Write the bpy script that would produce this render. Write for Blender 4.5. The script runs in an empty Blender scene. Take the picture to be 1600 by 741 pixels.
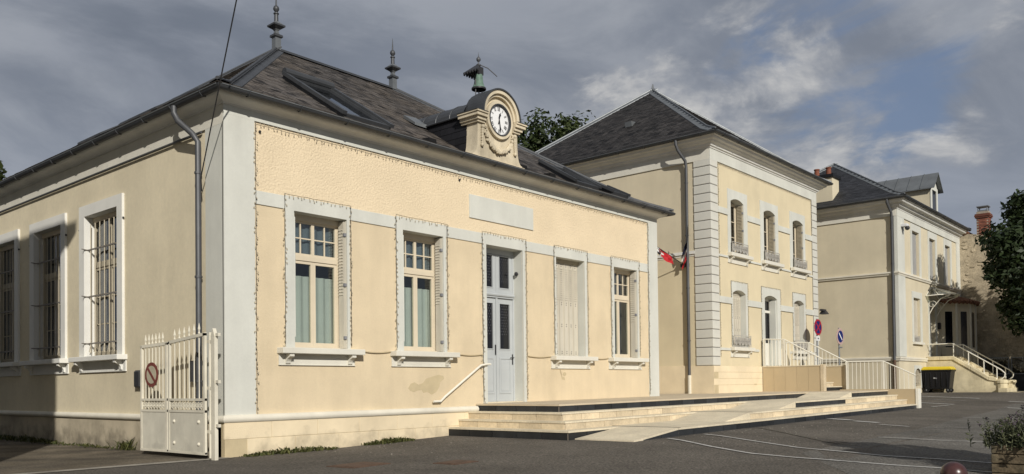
import bpy, bmesh, math, random
from mathutils import Vector, Matrix
random.seed(7)
S = bpy.context.scene
COL = S.collection
# ------------------------------------------------------------------ camera
cam_d = bpy.data.cameras.new('camera'); cam = bpy.data.objects.new('camera', cam_d); COL.objects.link(cam)
yaw, pitch, roll = math.radians(40.893), math.radians(1.147), math.radians(0.69)
fw = Vector((math.cos(yaw), math.sin(yaw), 0)); rt = Vector((math.sin(yaw), -math.cos(yaw), 0)); up = Vector((0, 0, 1))
fw2 = fw*math.cos(pitch)+up*math.sin(pitch); up2 = up*math.cos(pitch)-fw*math.sin(pitch)
r3 = rt*math.cos(roll)-up2*math.sin(roll); u3 = up2*math.cos(roll)+rt*math.sin(roll)
M3 = Matrix((r3, u3, -fw2)).transposed()
cam.matrix_world = Matrix.Translation((-7.482, -12.735, 1.0)) @ M3.to_4x4()
cam_d.sensor_width = 36; cam_d.lens = 1324.77/1600*36; cam_d.shift_y = 206.3/1600
cam_d.clip_start = 0.1; cam_d.clip_end = 2000
S.camera = cam
# ------------------------------------------------------------------ sun, sky, exposure
LDIR = Vector((1, 1.72, -1.02)).normalized()
sun_d = bpy.data.lights.new('sun', 'SUN'); sun = bpy.data.objects.new('sun', sun_d); COL.objects.link(sun)
sun_d.energy = 4.2; sun_d.angle = math.radians(0.5); sun_d.color = (1, .955, .885)
sun.rotation_euler = LDIR.to_track_quat('-Z', 'Y').to_euler()
W = bpy.data.worlds.new('World'); S.world = W; W.use_nodes = True
def build_world():
    nt = W.node_tree; n = nt.nodes; l = nt.links; n.clear()
    out = n.new('ShaderNodeOutputWorld'); bg = n.new('ShaderNodeBackground')
    sky = n.new('ShaderNodeTexSky'); sky.sky_type = 'NISHITA'; sky.sun_disc = False
    sky.sun_elevation = math.radians(27.1); sky.sun_rotation = math.radians(210.2)
    sky.air_density = 1.0; sky.dust_density = 1.5
    tc = n.new('ShaderNodeTexCoord'); sep = n.new('ShaderNodeSeparateXYZ'); l.new(tc.outputs['Generated'], sep.inputs[0])
    def math_(op, a, b=None, c=None):
        m = n.new('ShaderNodeMath'); m.operation = op
        for i, x in enumerate((a, b, c)):
            if x is None: continue
            if isinstance(x, (int, float)): m.inputs[i].default_value = x
            else: l.new(x, m.inputs[i])
        return m.outputs[0]
    zc = math_('MAXIMUM', sep.outputs[2], 0.0); den = math_('ADD', zc, 0.22)
    px = math_('DIVIDE', sep.outputs[0], den); py = math_('DIVIDE', sep.outputs[1], den)
    cb = n.new('ShaderNodeCombineXYZ'); l.new(px, cb.inputs[0]); l.new(py, cb.inputs[1])
    def noise(scale, detail, rough, dist=0, vec=None, off=(0, 0, 0), sc=(1, 1, 1)):
        mp = n.new('ShaderNodeMapping'); l.new(vec or cb.outputs[0], mp.inputs[0]); mp.inputs['Location'].default_value = off; mp.inputs['Scale'].default_value = sc
        t = n.new('ShaderNodeTexNoise'); t.inputs['Scale'].default_value = scale; t.inputs['Detail'].default_value = detail
        t.inputs['Roughness'].default_value = rough; t.inputs['Distortion'].default_value = dist; l.new(mp.outputs[0], t.inputs['Vector']); return t.outputs[0]
    def ss(x, a, b):
        m = n.new('ShaderNodeMapRange'); m.interpolation_type = 'SMOOTHSTEP'; l.new(x, m.inputs[0])
        m.inputs[1].default_value = a; m.inputs[2].default_value = b; return m.outputs[0]
    def mix(f, a, b):
        m = n.new('ShaderNodeMix'); m.data_type = 'RGBA'
        if isinstance(f, float): m.inputs[0].default_value = f
        else: l.new(f, m.inputs[0])
        for i, x in ((6, a), (7, b)):
            if isinstance(x, tuple): m.inputs[i].default_value = x+(1,)
            else: l.new(x, m.inputs[i])
        return m.outputs[2]
    # dim the clear sky a little, then lay cloud sheets over it
    clear = mix(0.7, sky.outputs[0], (1.85, 2.45, 3.8))
    n1 = noise(0.75, 4, .5, .2, off=SKY['o1'])
    sheet = ss(n1, SKY['s0'], SKY['s1'])
    n2 = noise(1.9, 7, .58, .5, off=SKY['o2'], sc=(1, 1.35, 1))
    tone = ss(n2, .36, .66)
    n4 = noise(.62, 4, .55, .3, off=SKY['o4'])
    dark = mix(tone, (1.65, 1.92, 2.42), (2.8, 3.1, 3.75))
    lay = mix(ss(n4, .36, .64), dark, mix(tone, (2.5, 2.8, 3.4), (4.05, 4.3, 4.75)))
    lo = math_('SUBTRACT', 1.0, ss(sep.outputs[2], .14, .34))      # paler towards the horizon
    lay = mix(math_('MULTIPLY', lo, .6), lay, (3.35, 3.75, 4.5))
    dg = n.new('ShaderNodeVectorMath'); dg.operation = 'DOT_PRODUCT'; l.new(tc.outputs['Generated'], dg.inputs[0])
    ga, ge = math.radians(SKY['gaz']), math.radians(SKY['gel']); dg.inputs[1].default_value = (math.cos(ga)*math.cos(ge), math.sin(ga)*math.cos(ge), math.sin(ge))
    ng = noise(4.5, 7, .6, .5, vec=tc.outputs['Generated'], off=SKY['og'], sc=(1, 1, 2.6))
    gap = ss(math_('ADD', math_('MULTIPLY', ss(dg.outputs['Value'], .985, .9992), .30), ng), .68, .88)
    c1 = mix(math_('MULTIPLY', sheet, math_('SUBTRACT', 1.0, math_('MULTIPLY', gap, .9))), clear, lay)
    # heaped cumulus low in the sky
    n3 = noise(6.5, 9, .56, .3, vec=tc.outputs['Generated'], off=SKY['o3'], sc=(1, 1, 1.9))
    dp = n.new('ShaderNodeVectorMath'); dp.operation = 'DOT_PRODUCT'; l.new(tc.outputs['Generated'], dp.inputs[0])
    az, el = math.radians(SKY['caz']), math.radians(SKY['cel'])
    dp.inputs[1].default_value = (math.cos(az)*math.cos(el), math.sin(az)*math.cos(el), math.sin(el))
    near = ss(dp.outputs['Value'], .965, .9985)
    band = math_('MULTIPLY', ss(sep.outputs[2], .16, .23), math_('SUBTRACT', 1.0, ss(sep.outputs[2], .36, .46)))
    cm = math_('ADD', n3, math_('SUBTRACT', math_('MULTIPLY', near, .20), .13))
    cov = math_('MULTIPLY', ss(cm, .50, .63), math_('MULTIPLY', band, .93))
    n5 = noise(15, 7, .6, .3, vec=tc.outputs['Generated'], off=(3, 1, 2.03), sc=(1, 1, 1.9))
    cum = mix(ss(math_('ADD', math_('MULTIPLY', cm, .8), math_('MULTIPLY', n5, .45)), (.60), .88), (3.1, 3.35, 3.85), (7.0, 6.9, 6.7))
    c2 = mix(cov, c1, cum)
    l.new(c2, bg.inputs[0]); bg.inputs[1].default_value = SKY['str']; l.new(bg.outputs[0], out.inputs[0])
SKY = dict(gaz=19.5, gel=17.5, og=(.7, .1, .4), o1=(3.1, 1.2, 0), o2=(5.2, 2.2, 0), o3=(.2, 5.5, 2.4), o4=(8.8, 1.1, 0), s0=.15, s1=.42, caz=22.5, cel=16.5, str=.088)
build_world()
S.view_settings.view_transform = 'Standard'; S.view_settings.look = 'None'
S.view_settings.exposure = 0; S.view_settings.gamma = 1; S.view_settings.use_curve_mapping = False
S.render.engine = 'CYCLES'
S.cycles.max_bounces = 6; S.cycles.transparent_max_bounces = 12

# ------------------------------------------------------------------ materials
MATS = {}
def lin(c): 
    c /= 255.
    return c/12.92 if c <= .04045 else ((c+.055)/1.055)**2.4
def rgb(r, g, b, k=1.0): return (lin(r)/k, lin(g)/k, lin(b)/k)
def mat(name, col, rough=.7, var=.12, scale=1.5, bump=0., bscale=60., metal=0., spec=.3, stain=0., streak=0., col2=None, tint=0., fine=0., fscale=40, coord='Object', dirt=None):
    m = bpy.data.materials.new(name); m.use_nodes = True; nt = m.node_tree; n = nt.nodes; l = nt.links
    b = n['Principled BSDF']; b.inputs['Roughness'].default_value = rough; b.inputs['Metallic'].default_value = metal
    b.inputs['Specular IOR Level'].default_value = spec
    tc = n.new('ShaderNodeTexCoord'); src = tc.outputs[coord]
    if coord == 'World':
        pass
    def noise(sc, det=4, ro=.55, mp=None):
        t = n.new('ShaderNodeTexNoise'); t.inputs['Scale'].default_value = sc; t.inputs['Detail'].default_value = det; t.inputs['Roughness'].default_value = ro
        if mp:
            q = n.new('ShaderNodeMapping'); q.inputs['Scale'].default_value = mp; l.new(src, q.inputs[0]); l.new(q.outputs[0], t.inputs['Vector'])
        else: l.new(src, t.inputs['Vector'])
        return t.outputs[0]
    def rng(x, a, b_, c, d):
        r = n.new('ShaderNodeMapRange'); l.new(x, r.inputs[0]); r.inputs[1].default_value = a; r.inputs[2].default_value = b_; r.inputs[3].default_value = c; r.inputs[4].default_value = d; return r.outputs[0]
    def mul(a, f):
        x = n.new('ShaderNodeMix'); x.data_type = 'RGBA'; x.blend_type = 'MULTIPLY'; x.inputs[0].default_value = 1
        l.new(a, x.inputs[6]); l.new(f, x.inputs[7]); return x.outputs[2]
    base = n.new('ShaderNodeRGB'); base.outputs[0].default_value = tuple(col)+(1,); c = base.outputs[0]
    if col2:
        x = n.new('ShaderNodeMix'); x.data_type = 'RGBA'; l.new(rng(noise(scale*.7, 5, .6), .4, .62, 0, 1), x.inputs[0])
        l.new(c, x.inputs[6]); x.inputs[7].default_value = tuple(col2)+(1,); c = x.outputs[2]
    if var: c = mul(c, rng(noise(scale, 5, .6), .3, .7, 1-var, 1+var))
    if fine: c = mul(c, rng(noise(fscale, 3, .6), .3, .7, 1-fine, 1+fine))
    if streak: c = mul(c, rng(noise(1, 5, .65, (2.6, 2.6, .3)), .35, .75, 1+streak*.2, 1-streak))
    if stain: c = mul(c, rng(noise(scale*.35, 6, .65), .5, .72, 1, 1-stain))
    if dirt:     # splash dirt just above the ground: (height, amount)
        sp = n.new('ShaderNodeSeparateXYZ'); l.new(src, sp.inputs[0])
        ad = n.new('ShaderNodeMath'); ad.operation = 'ADD'; l.new(sp.outputs[2], ad.inputs[0]); l.new(rng(noise(3.5, 5, .6), .3, .7, -.25, .25), ad.inputs[1])
        c = mul(c, rng(ad.outputs[0], dirt[0]-.25, dirt[0]+.15, 1-dirt[1], 1))
    if tint:
        a = n.new('ShaderNodeAttribute'); a.attribute_name = 'tint'; c = mul(c, rng(a.outputs['Fac'], 0, 1, 1-tint, 1+tint))
    l.new(c, b.inputs['Base Color'])
    if bump:
        bn = n.new('ShaderNodeBump'); bn.inputs['Strength'].default_value = min(1, bump); bn.inputs['Distance'].default_value = .02*max(1, bump)
        l.new(noise(bscale, 4, .6), bn.inputs['Height']); l.new(bn.outputs[0], b.inputs['Normal'])
    MATS[name] = m; return m
def glass_mat(name, tintc, refl=.12, rough=.02):
    m = bpy.data.materials.new(name); m.use_nodes = True; nt = m.node_tree; n = nt.nodes; l = nt.links; n.clear()
    o = n.new('ShaderNodeOutputMaterial'); t = n.new('ShaderNodeBsdfTransparent'); t.inputs[0].default_value = tintc+(1,)
    g = n.new('ShaderNodeBsdfGlossy'); g.inputs['Roughness'].default_value = rough; g.inputs[0].default_value = (.9, .92, .95, 1)
    f = n.new('ShaderNodeLayerWeight'); f.inputs[0].default_value = .5
    pw = n.new('ShaderNodeMath'); pw.operation = 'POWER'; l.new(f.outputs['Facing'], pw.inputs[0]); pw.inputs[1].default_value = 3.5
    a = n.new('ShaderNodeMath'); a.operation = 'MULTIPLY_ADD'; a.use_clamp = True; l.new(pw.outputs[0], a.inputs[0]); a.inputs[1].default_value = .8; a.inputs[2].default_value = refl
    tcn = n.new('ShaderNodeTexCoord'); nz = n.new('ShaderNodeTexNoise'); nz.inputs['Scale'].default_value = 1.3; l.new(tcn.outputs['Object'], nz.inputs['Vector'])
    bp = n.new('ShaderNodeBump'); bp.inputs['Strength'].default_value = .08; bp.inputs['Distance'].default_value = .05; l.new(nz.outputs[0], bp.inputs['Height']); l.new(bp.outputs[0], g.inputs['Normal'])
    x = n.new('ShaderNodeMixShader'); l.new(a.outputs[0], x.inputs[0]); l.new(t.outputs[0], x.inputs[1]); l.new(g.outputs[0], x.inputs[2]); l.new(x.outputs[0], o.inputs[0])
    MATS[name] = m; return m
def leaf_mat(name, c1, c2):
    m = bpy.data.materials.new(name); m.use_nodes = True; nt = m.node_tree; n = nt.nodes; l = nt.links; n.clear()
    o = n.new('ShaderNodeOutputMaterial'); d = n.new('ShaderNodeBsdfPrincipled'); d.inputs['Roughness'].default_value = .55; d.inputs['Specular IOR Level'].default_value = .3
    t = n.new('ShaderNodeBsdfTranslucent'); at = n.new('ShaderNodeAttribute'); at.attribute_name = 'tint'
    x = n.new('ShaderNodeMix'); x.data_type = 'RGBA'; l.new(at.outputs['Fac'], x.inputs[0]); x.inputs[6].default_value = c1+(1,); x.inputs[7].default_value = c2+(1,)
    l.new(x.outputs[2], d.inputs['Base Color']); l.new(x.outputs[2], t.inputs[0])
    k = n.new('ShaderNodeMixShader'); k.inputs[0].default_value = .25; l.new(d.outputs[0], k.inputs[1]); l.new(t.outputs[0], k.inputs[2]); l.new(k.outputs[0], o.inputs[0])
    MATS[name] = m; return m

KF = 1.12    # light on a sunlit street front: photo value / this = surface colour
cream_col = rgb(223, 205, 172, KF)
mat('render_coarse', rgb(233, 214, 181, KF), .85, .06, .9, 1.0, 26, fine=.07, fscale=26, stain=.06)
mat('render_fine', cream_col, .85, .07, 1.1, .45, 70, stain=.10, streak=.08, fine=.03, fscale=30)
mat('render_grey', rgb(228, 216, 187, KF), .85, .09, .7, .4, 80, stain=.14, streak=.06, fine=.04, fscale=12)
mat('plinth_cream', rgb(232, 215, 182, KF), .85, .07, 1.5, .3, 60, stain=.12, dirt=(.05, .35))
mat('plinth_grey', rgb(196, 184, 160, KF), .85, .12, 1.5, .4, 60, stain=.35, streak=.15, dirt=(.12, .5))
mat('trim', rgb(211, 211, 201, KF), .75, .06, 1.2, .2, 70, stain=.09, streak=.08, fine=.02, fscale=25)
mat('trim_warm', rgb(222, 218, 204, KF), .75, .06, 1.2, .15, 90, stain=.10, streak=.08)
mat('mould', rgb(226, 220, 203, KF), .75, .06, 2, .15, 70, stain=.12, streak=.06)
mat('cornice', rgb(226, 224, 216, KF), .8, .07, 1.2, .15, 60, stain=.14, streak=.1)
mat('patch', rgb(196, 180, 146, KF), .9, .08, 4, .3, 60)
mat('zinc_dark', (.062, .065, .069), .5, .18, 2.0, .1, 30, metal=.35, spec=.4)
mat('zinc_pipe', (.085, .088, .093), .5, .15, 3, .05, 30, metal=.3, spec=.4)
mat('zinc_light', (.17, .18, .185), .45, .15, 2.0, .1, 20, metal=.4)
mat('slate', (.066, .059, .054), .65, .3, .8, .35, 60, tint=.85, stain=.2, col2=(.085, .072, .060))
mat('slate_dark', (.030, .027, .025), .65, .25, .8, .3, 60, tint=.8)
mat('slate_blue', (.028, .029, .033), .6, .2, .8, .2, 60, tint=.5)
mat('slate_black', (.012, .012, .014), .55, .2, 2, .2, 60, tint=.3)
mat('under', (.03, .028, .026), .9)
mat('winframe', rgb(216, 203, 178, KF), .5, .05, 3)
mat('winwhite', rgb(225, 222, 210, KF), .5, .05, 3)
mat('shutter', rgb(206, 199, 182, KF), .5, .06, 2, stain=.10, streak=.1)
mat('shutter_beige', rgb(178, 168, 146, KF), .5, .06, 2, stain=.1)
mat('slot', (.12, .10, .08), .8)
mat('reflection_curtain', (.62, .66, .62), .9, .06, 1.5)
mat('curtain_dark', (.10, .11, .12), .9, .1, 1.5)
mat('interior', (.05, .05, .055), .9)
mat('doorpaint', rgb(184, 188, 188, KF), .45, .04, 3, .05, 40, streak=.04)
mat('black_glass', (.008, .008, .010), .15, 0, spec=.5)
mat('stud', (.22, .22, .23), .5)
mat('iron', (.40, .38, .34), .6, .2, 6)
mat('iron_dark', (.20, .18, .155), .6, .2, 6)
mat('joint', (.17, .16, .145), .9)
mat('trim_bright', (.70, .69, .64), .7, .05, 1.5, .12, 80, stain=.08, streak=.05)
mat('shutter_grey', (.33, .33, .32), .5, .06, 2)
mat('b2side', rgb(218, 206, 178, KF), .85, .06, .8, .3, 70, stain=.1, streak=.06)
mat('sign_pink', (.42, .30, .27), .5, .1, 5)
mat('reflection_pale', (.46, .46, .43), .9, .05, 2)  # curtain tone that also carries the pale reflection in the lower panes
mat('reflection_upper', (.17, .19, .195), .9, .05, 2)  # blind tone that also carries the darker reflection in the upper lights
mat('bar_cream', rgb(196, 186, 164, KF), .5, .07, 8, stain=.15)
mat('gate_paint', rgb(222, 216, 198, KF), .5, .06, 5, stain=.18, streak=.1)
mat('gate_panel', rgb(180, 176, 162, KF*.66), .5, .09, 3, stain=.2, streak=.1, dirt=(-.02, .3))
mat('rail_white', rgb(232, 228, 214, KF), .4, .03, 5)
mat('stone_clock', rgb(216, 203, 176, KF), .8, .12, 2.5, .3, 40, stain=.30, streak=.28)
mat('dial', rgb(238, 238, 236, KF), .35, .02, 3)
mat('black', (.012, .012, .013), .4, 0)
mat('patina', (.14, .22, .17), .6, .3, 5, .1, 20, stain=.5)
mat('tread', rgb(203, 192, 168, .95), .7, .12, 2, .2, 60, fine=.10, fscale=25, stain=.22)
mat('riser_beige', rgb(216, 199, 168, KF), .7, .12, 3, .15, 40, fine=.10, fscale=20, tint=.14, stain=.2)
mat('riser_black', (.022, .024, .026), .4, .25, 4, .05, 40, tint=.35)
mat('cheek', rgb(184, 166, 134, KF*.9), .7, .05, 1, .1, 50, tint=.05)
mat('paving', rgb(186, 172, 148, .95), .75, .10, 2, .2, 60, fine=.06)
mat('quoin', rgb(217, 215, 204, KF), .75, .05, 2, .12, 70, stain=.1, streak=.05, tint=.05)
mat('b2wall', rgb(219, 205, 172, KF), .85, .06, .8, .3, 70, stain=.09, streak=.05)
mat('b3wall', rgb(214, 203, 176, KF), .85, .07, .8, .3, 70, stain=.10, streak=.06)
mat('terracotta', (.20, .07, .04), .8, .25, 8)
mat('brick', (.20, .075, .048), .85, .2, 9, .3, 40, tint=.35)
mat('mortar', (.32, .27, .21), .9, .15, 6)
mat('rubble', rgb(162, 150, 128, KF*.8), .95, .22, 3, .9, 16, stain=.3, fine=.2, fscale=14)
mat('stone', rgb(168, 156, 134, KF*.8), .9, .2, 5, .6, 30, tint=.3)
mat('stairstone', rgb(196, 184, 152, KF*.75), .9, .14, 2.5, .4, 30, stain=.35, streak=.2, dirt=(.62, .25))
mat('asphalt', (.120, .107, .090), .9, .20, .6, .9, 60, fine=.6, fscale=30, stain=.3, spec=.2)
mat('asphalt_light', (.140, .131, .115), .9, .18, .7, .9, 60, fine=.6, fscale=30, stain=.3, spec=.2)
mat('asphalt_line', (.20, .19, .17), .9, .3, 6, .3, 60, fine=.3, fscale=20, stain=.4)
mat('asphalt_yard', (.095, .082, .064), .95, .35, 1.2, .5, 60, fine=.4, fscale=30, col2=(.16, .135, .10), stain=.3, spec=.1)
mat('concrete', (.30, .275, .23), .9, .2, 2.5, .3, 50, fine=.12, stain=.3)
mat('paint_white', (.46, .45, .42), .8, .2, 8, 0, stain=.35, fine=.2, fscale=30)
mat('rust', (.10, .062, .042), .8, .3, 9, .3, 60)
mat('sign_red', (.34, .018, .03), .4, .04, 4); mat('sign_blue', (.012, .022, .12), .4, .04, 4); mat('sign_white', (.66, .66, .64), .4, .05, 4)
mat('sign_fade', (.17, .05, .04), .6, .2, 6); mat('sign_cream', (.42, .38, .28), .6, .15, 6)
mat('galv', (.22, .23, .235), .5, .12, 4, metal=.5)
mat('flag_blue', (.006, .008, .03), .8, .05, 4); mat('flag_red', (.42, .02, .025), .8, .08, 5); mat('flag_white', (.72, .72, .70), .8, .03, 4)
mat('bin_black', (.009, .009, .010), .45, .1, 3, .05, 40); mat('bin_yellow', (.62, .47, .03), .45, .06, 3)
mat('rubber', (.012, .012, .012), .7)
mat('wood', (.15, .115, .07), .85, .4, 5, .5, 30, streak=.2, stain=.4, fine=.25, fscale=18, col2=(.075, .065, .04))
mat('soil', (.035, .026, .018), .95, .2, 9, .6, 30)
mat('bollard', (.055, .022, .020), .3, .25, 9, .05, 40, spec=.5)
mat('bark', (.07, .055, .042), .9, .25, 5, .6, 20)
mat('neigh', rgb(232, 226, 212, KF), .9, .08, 1, .3, 50)
mat('rooftile', (.16, .075, .045), .85, .25, 4, .4, 20)
mat('camera_white', (.6, .6, .6), .4); mat('lamp_dark', (.03, .03, .032), .5)
glass_mat('glass', (.86, .90, .88), .05); glass_mat('glass_up', (.80, .84, .85), .06); glass_mat('glass_dk', (.40, .42, .43), .05)
glass_mat('canopy_glass', (.75, .78, .74), .10, .15)
leaf_mat('leaf_dark', (.016, .028, .010), (.042, .062, .020)); leaf_mat('leaf_mid', (.020, .034, .010), (.068, .086, .024))
leaf_mat('leaf_weed', (.05, .065, .02), (.13, .13, .045)); leaf_mat('leaf_herb', (.025, .035, .018), (.12, .13, .06)); leaf_mat('flower', (.15, .12, .14), (.30, .27, .28))

# ------------------------------------------------------------------ mesh helpers
def front(Y): return lambda u, d, z: (u, Y-d, z)       # u = X, d = outwards (towards the street)
def side(X): return lambda u, d, z: (X-d, u, z)         # u = Y, d = outwards (towards -X)
WORLD = lambda x, y, z: (x, y, z)
class MB:
    def __init__(s): s.v = []; s.f = []; s.t = []
    def face(s, pts, tint=.5):
        i = len(s.v); s.v += [tuple(p) for p in pts]; s.f.append(tuple(range(i, i+len(pts)))); s.t.append(tint)
    def hexa(s, p, tint=.5, skip=()):
        i = len(s.v); s.v += [tuple(q) for q in p]
        for k, q in enumerate(((0, 3, 2, 1), (4, 5, 6, 7), (0, 1, 5, 4), (1, 2, 6, 5), (2, 3, 7, 6), (3, 0, 4, 7))):
            if k in skip: continue
            s.f.append(tuple(i+j for j in q)); s.t.append(tint)
        return s
    def box(s, fr, u0, u1, d0, d1, z0, z1, tint=.5):
        s.hexa([fr(u0, d0, z0), fr(u1, d0, z0), fr(u1, d1, z0), fr(u0, d1, z0), fr(u0, d0, z1), fr(u1, d0, z1), fr(u1, d1, z1), fr(u0, d1, z1)], tint); return s
    def prof(s, fr, u0, u1, P, m0=None, m1=None):   # closed profile (d,z) swept along u; m0/m1: mitre shift of u per unit d
        i = len(s.v); k = len(P)
        for (d, z) in P: s.v.append(tuple(fr(u0+(m0*d if m0 else 0), d, z)))
        for (d, z) in P: s.v.append(tuple(fr(u1+(m1*d if m1 else 0), d, z)))
        for j in range(k):
            a, b = i+j, i+(j+1) % k; s.f.append((a, b, b+k, a+k)); s.t.append(.5)
        s.f.append(tuple(range(i, i+k))); s.f.append(tuple(range(i+2*k-1, i+k-1, -1))); s.t += [.5, .5]; return s
    def poly(s, fr, P, d0, d1, tint=.5):            # polygon (u,z) extruded between d0 and d1
        i = len(s.v); k = len(P)
        s.v += [tuple(fr(u, d0, z)) for u, z in P]+[tuple(fr(u, d1, z)) for u, z in P]
        for j in range(k):
            a, b = i+j, i+(j+1) % k; s.f.append((a, b, b+k, a+k)); s.t.append(tint)
        s.f.append(tuple(range(i, i+k))); s.f.append(tuple(range(i+2*k-1, i+k-1, -1))); s.t += [tint, tint]; return s
    def ring(s, fr, outer, inner, d0, d1):          # frame between two same-length outlines (u,z)
        k = len(outer); i = len(s.v)
        for d in (d0, d1):
            for P in (outer, inner): s.v += [tuple(fr(u, d, z)) for u, z in P]
        for j in range(k):
            a, b = j, (j+1) % k
            for q in ((a, b, k+b, k+a), (2*k+a, 2*k+b, 3*k+b, 3*k+a), (a, b, 2*k+b, 2*k+a), (k+a, k+b, 3*k+b, 3*k+a)):
                s.f.append(tuple(i+x for x in q)); s.t.append(.5)
        return s
    def tube(s, pts, r, n=6, tint=.5, cap=True):
        pts = [Vector(p) for p in pts]; rings = []; rr = r if isinstance(r, (list, tuple)) else [r]*len(pts); prev = None
        for k, p in enumerate(pts):
            d = (pts[min(k+1, len(pts)-1)]-pts[max(k-1, 0)])
            if d.length < 1e-9: d = Vector((0, 0, 1))
            d.normalize()
            if prev is None:
                a = Vector((0, 0, 1)) if abs(d.z) < .9 else Vector((1, 0, 0)); x = d.cross(a).normalized()
            else:
                x = (prev-d*prev.dot(d)); x = x.normalized() if x.length > 1e-6 else d.orthogonal().normalized()
            prev = x; y = d.cross(x); i = len(s.v)
            for j in range(n):
                a = 2*math.pi*(j+.5)/n; s.v.append(tuple(p+(x*math.cos(a)+y*math.sin(a))*rr[k]))
            rings.append(i)
        for k in range(len(rings)-1):
            for j in range(n):
                a, b = rings[k]+j, rings[k]+(j+1) % n; c, d2 = rings[k+1]+j, rings[k+1]+(j+1) % n
                s.f.append((a, b, d2, c)); s.t.append(tint)
        if cap:
            s.f.append(tuple(rings[0]+j for j in range(n-1, -1, -1))); s.f.append(tuple(rings[-1]+j for j in range(n))); s.t += [tint, tint]
        return s
    def lathe(s, c, P, n=16, rot=0., sq=(1, 1)):
        c = Vector(c); rings = []
        for r, z in P:
            i = len(s.v); rings.append(i)
            for j in range(n):
                a = 2*math.pi*j/n+rot; s.v.append((c.x+r*math.cos(a)*sq[0], c.y+r*math.sin(a)*sq[1], c.z+z))
        for k in range(len(rings)-1):
            for j in range(n):
                s.f.append((rings[k]+j, rings[k]+(j+1) % n, rings[k+1]+(j+1) % n, rings[k+1]+j)); s.t.append(.5)
        s.f.append(tuple(rings[0]+j for j in range(n-1, -1, -1))); s.f.append(tuple(rings[-1]+j for j in range(n))); s.t += [.5, .5]; return s
    def sphere(s, c, r, n=12, m=8, sq=(1, 1, 1)):
        return s.lathe((c[0], c[1], c[2]), [(max(1e-4, r*math.sin(math.pi*k/m))*sq[0], -r*math.cos(math.pi*k/m)*sq[2]) for k in range(m+1)], n)
    def mesh(s, name, mname, smooth=False, fix=True):
        me = bpy.data.meshes.new(name); me.from_pydata(s.v, [], s.f)
        if any(abs(t-.5) > 1e-6 for t in s.t):
            a = me.attributes.new('tint', 'FLOAT', 'FACE'); a.data.foreach_set('value', s.t)
        if fix and len(s.f) < 30000:
            b = bmesh.new(); b.from_mesh(me); bmesh.ops.recalc_face_normals(b, faces=b.faces); b.to_mesh(me); b.free()
        me.materials.append(MATS[mname])
        if smooth: 
            me.polygons.foreach_set('use_smooth', [True]*len(me.polygons))
            try: me.set_sharp_from_angle(angle=math.radians(40))
            except Exception: pass
        me.update(); return me
    def build(s, name, mname, parent=None, smooth=False, bevel=0., kind=None, fix=True):
        o = link(name, s.mesh(name, mname, smooth, fix), parent)
        if bevel:
            b = o.modifiers.new('bevel', 'BEVEL'); b.width = bevel; b.segments = 1; b.limit_method = 'ANGLE'
        if kind: o['kind'] = kind
        return o
def wloc(o):
    p = Vector((0, 0, 0))
    while o is not None:
        p += o.location if o.parent is None or o.type == 'EMPTY' else Vector((0, 0, 0)); o = o.parent
    return p
def link(name, me, parent=None, loc=(0, 0, 0), rotz=0.):
    o = bpy.data.objects.new(name, me); COL.objects.link(o); o.location = loc; o.rotation_euler = (0, 0, rotz)
    if parent is not None:
        o.parent = parent
        # every ancestor chain is a pure translation (+ rotation for turned pieces): undo it so that coordinates stay world coordinates
        o.matrix_parent_inverse = chain(parent).inverted()
    return o
def chain(o):
    loc = Matrix.LocRotScale(o.location, o.rotation_euler.to_quaternion(), None)
    if o.parent is None: return loc
    return chain(o.parent) @ o.matrix_parent_inverse @ loc
def tag(o, label, cat, group=None, kind=None):
    if label: o['label'] = label
    if cat: o['category'] = cat
    if group: o['group'] = group
    if kind: o['kind'] = kind
    return o
def thing(name, label, cat, loc=(0, 0, 0), group=None):
    o = bpy.data.objects.new(name, None); COL.objects.link(o); o.location = loc; o.empty_display_size = .2
    return tag(o, label, cat, group)
def struct(o): o['kind'] = 'structure'; return o
def wall(fr, u0, u1, z0, z1, holes, th, mb=None, rv=None):
    """wall face at d=0 with rectangular openings whose reveals run th inwards; a fifth hole value is the rise of a segmental arch"""
    mb = mb or MB()
    us = sorted({u0, u1} | {h[0] for h in holes} | {h[1] for h in holes}); zs = sorted({z0, z1} | {h[2] for h in holes} | {h[3] for h in holes})
    for a, b in zip(us, us[1:]):
        for c, d in zip(zs, zs[1:]):
            m, k = (a+b)/2, (c+d)/2
            if any(h[0] < m < h[1] and h[2] < k < h[3] for h in holes): continue
            mb.face([fr(a, 0, c), fr(b, 0, c), fr(b, 0, d), fr(a, 0, d)])
    for h in holes:
        a, b, c, d = h[:4]; rise = h[4] if len(h) > 4 else 0
        if rise: mb.poly(fr, arch(a, b, d, rise), 0, -.002)
        mb_ = mb; mb = rv or mb
        mb.face([fr(a, 0, c), fr(a, -th, c), fr(a, -th, d), fr(a, 0, d)]); mb.face([fr(b, 0, c), fr(b, 0, d), fr(b, -th, d), fr(b, -th, c)])
        mb.face([fr(a, 0, c), fr(b, 0, c), fr(b, -th, c), fr(a, -th, c)])
        if rise: mb.poly(fr, arch(a, b, d, rise), -.003, -th)
        else: mb.face([fr(a, 0, d), fr(a, -th, d), fr(b, -th, d), fr(b, 0, d)])
        mb = mb_
    return mb
def arch(a, b, top, rise, n=8):   # spandrel above a segmental arch whose crown touches `top`
    w = (b-a)/2; R = (w*w+rise*rise)/(2*rise); P = [(b, top+.02), (a, top+.02)]
    P += [(a+w+w*(2*k/n-1), top-R+math.sqrt(max(0, R*R-(w*(2*k/n-1))**2))) for k in range(n+1)]; return P
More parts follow.
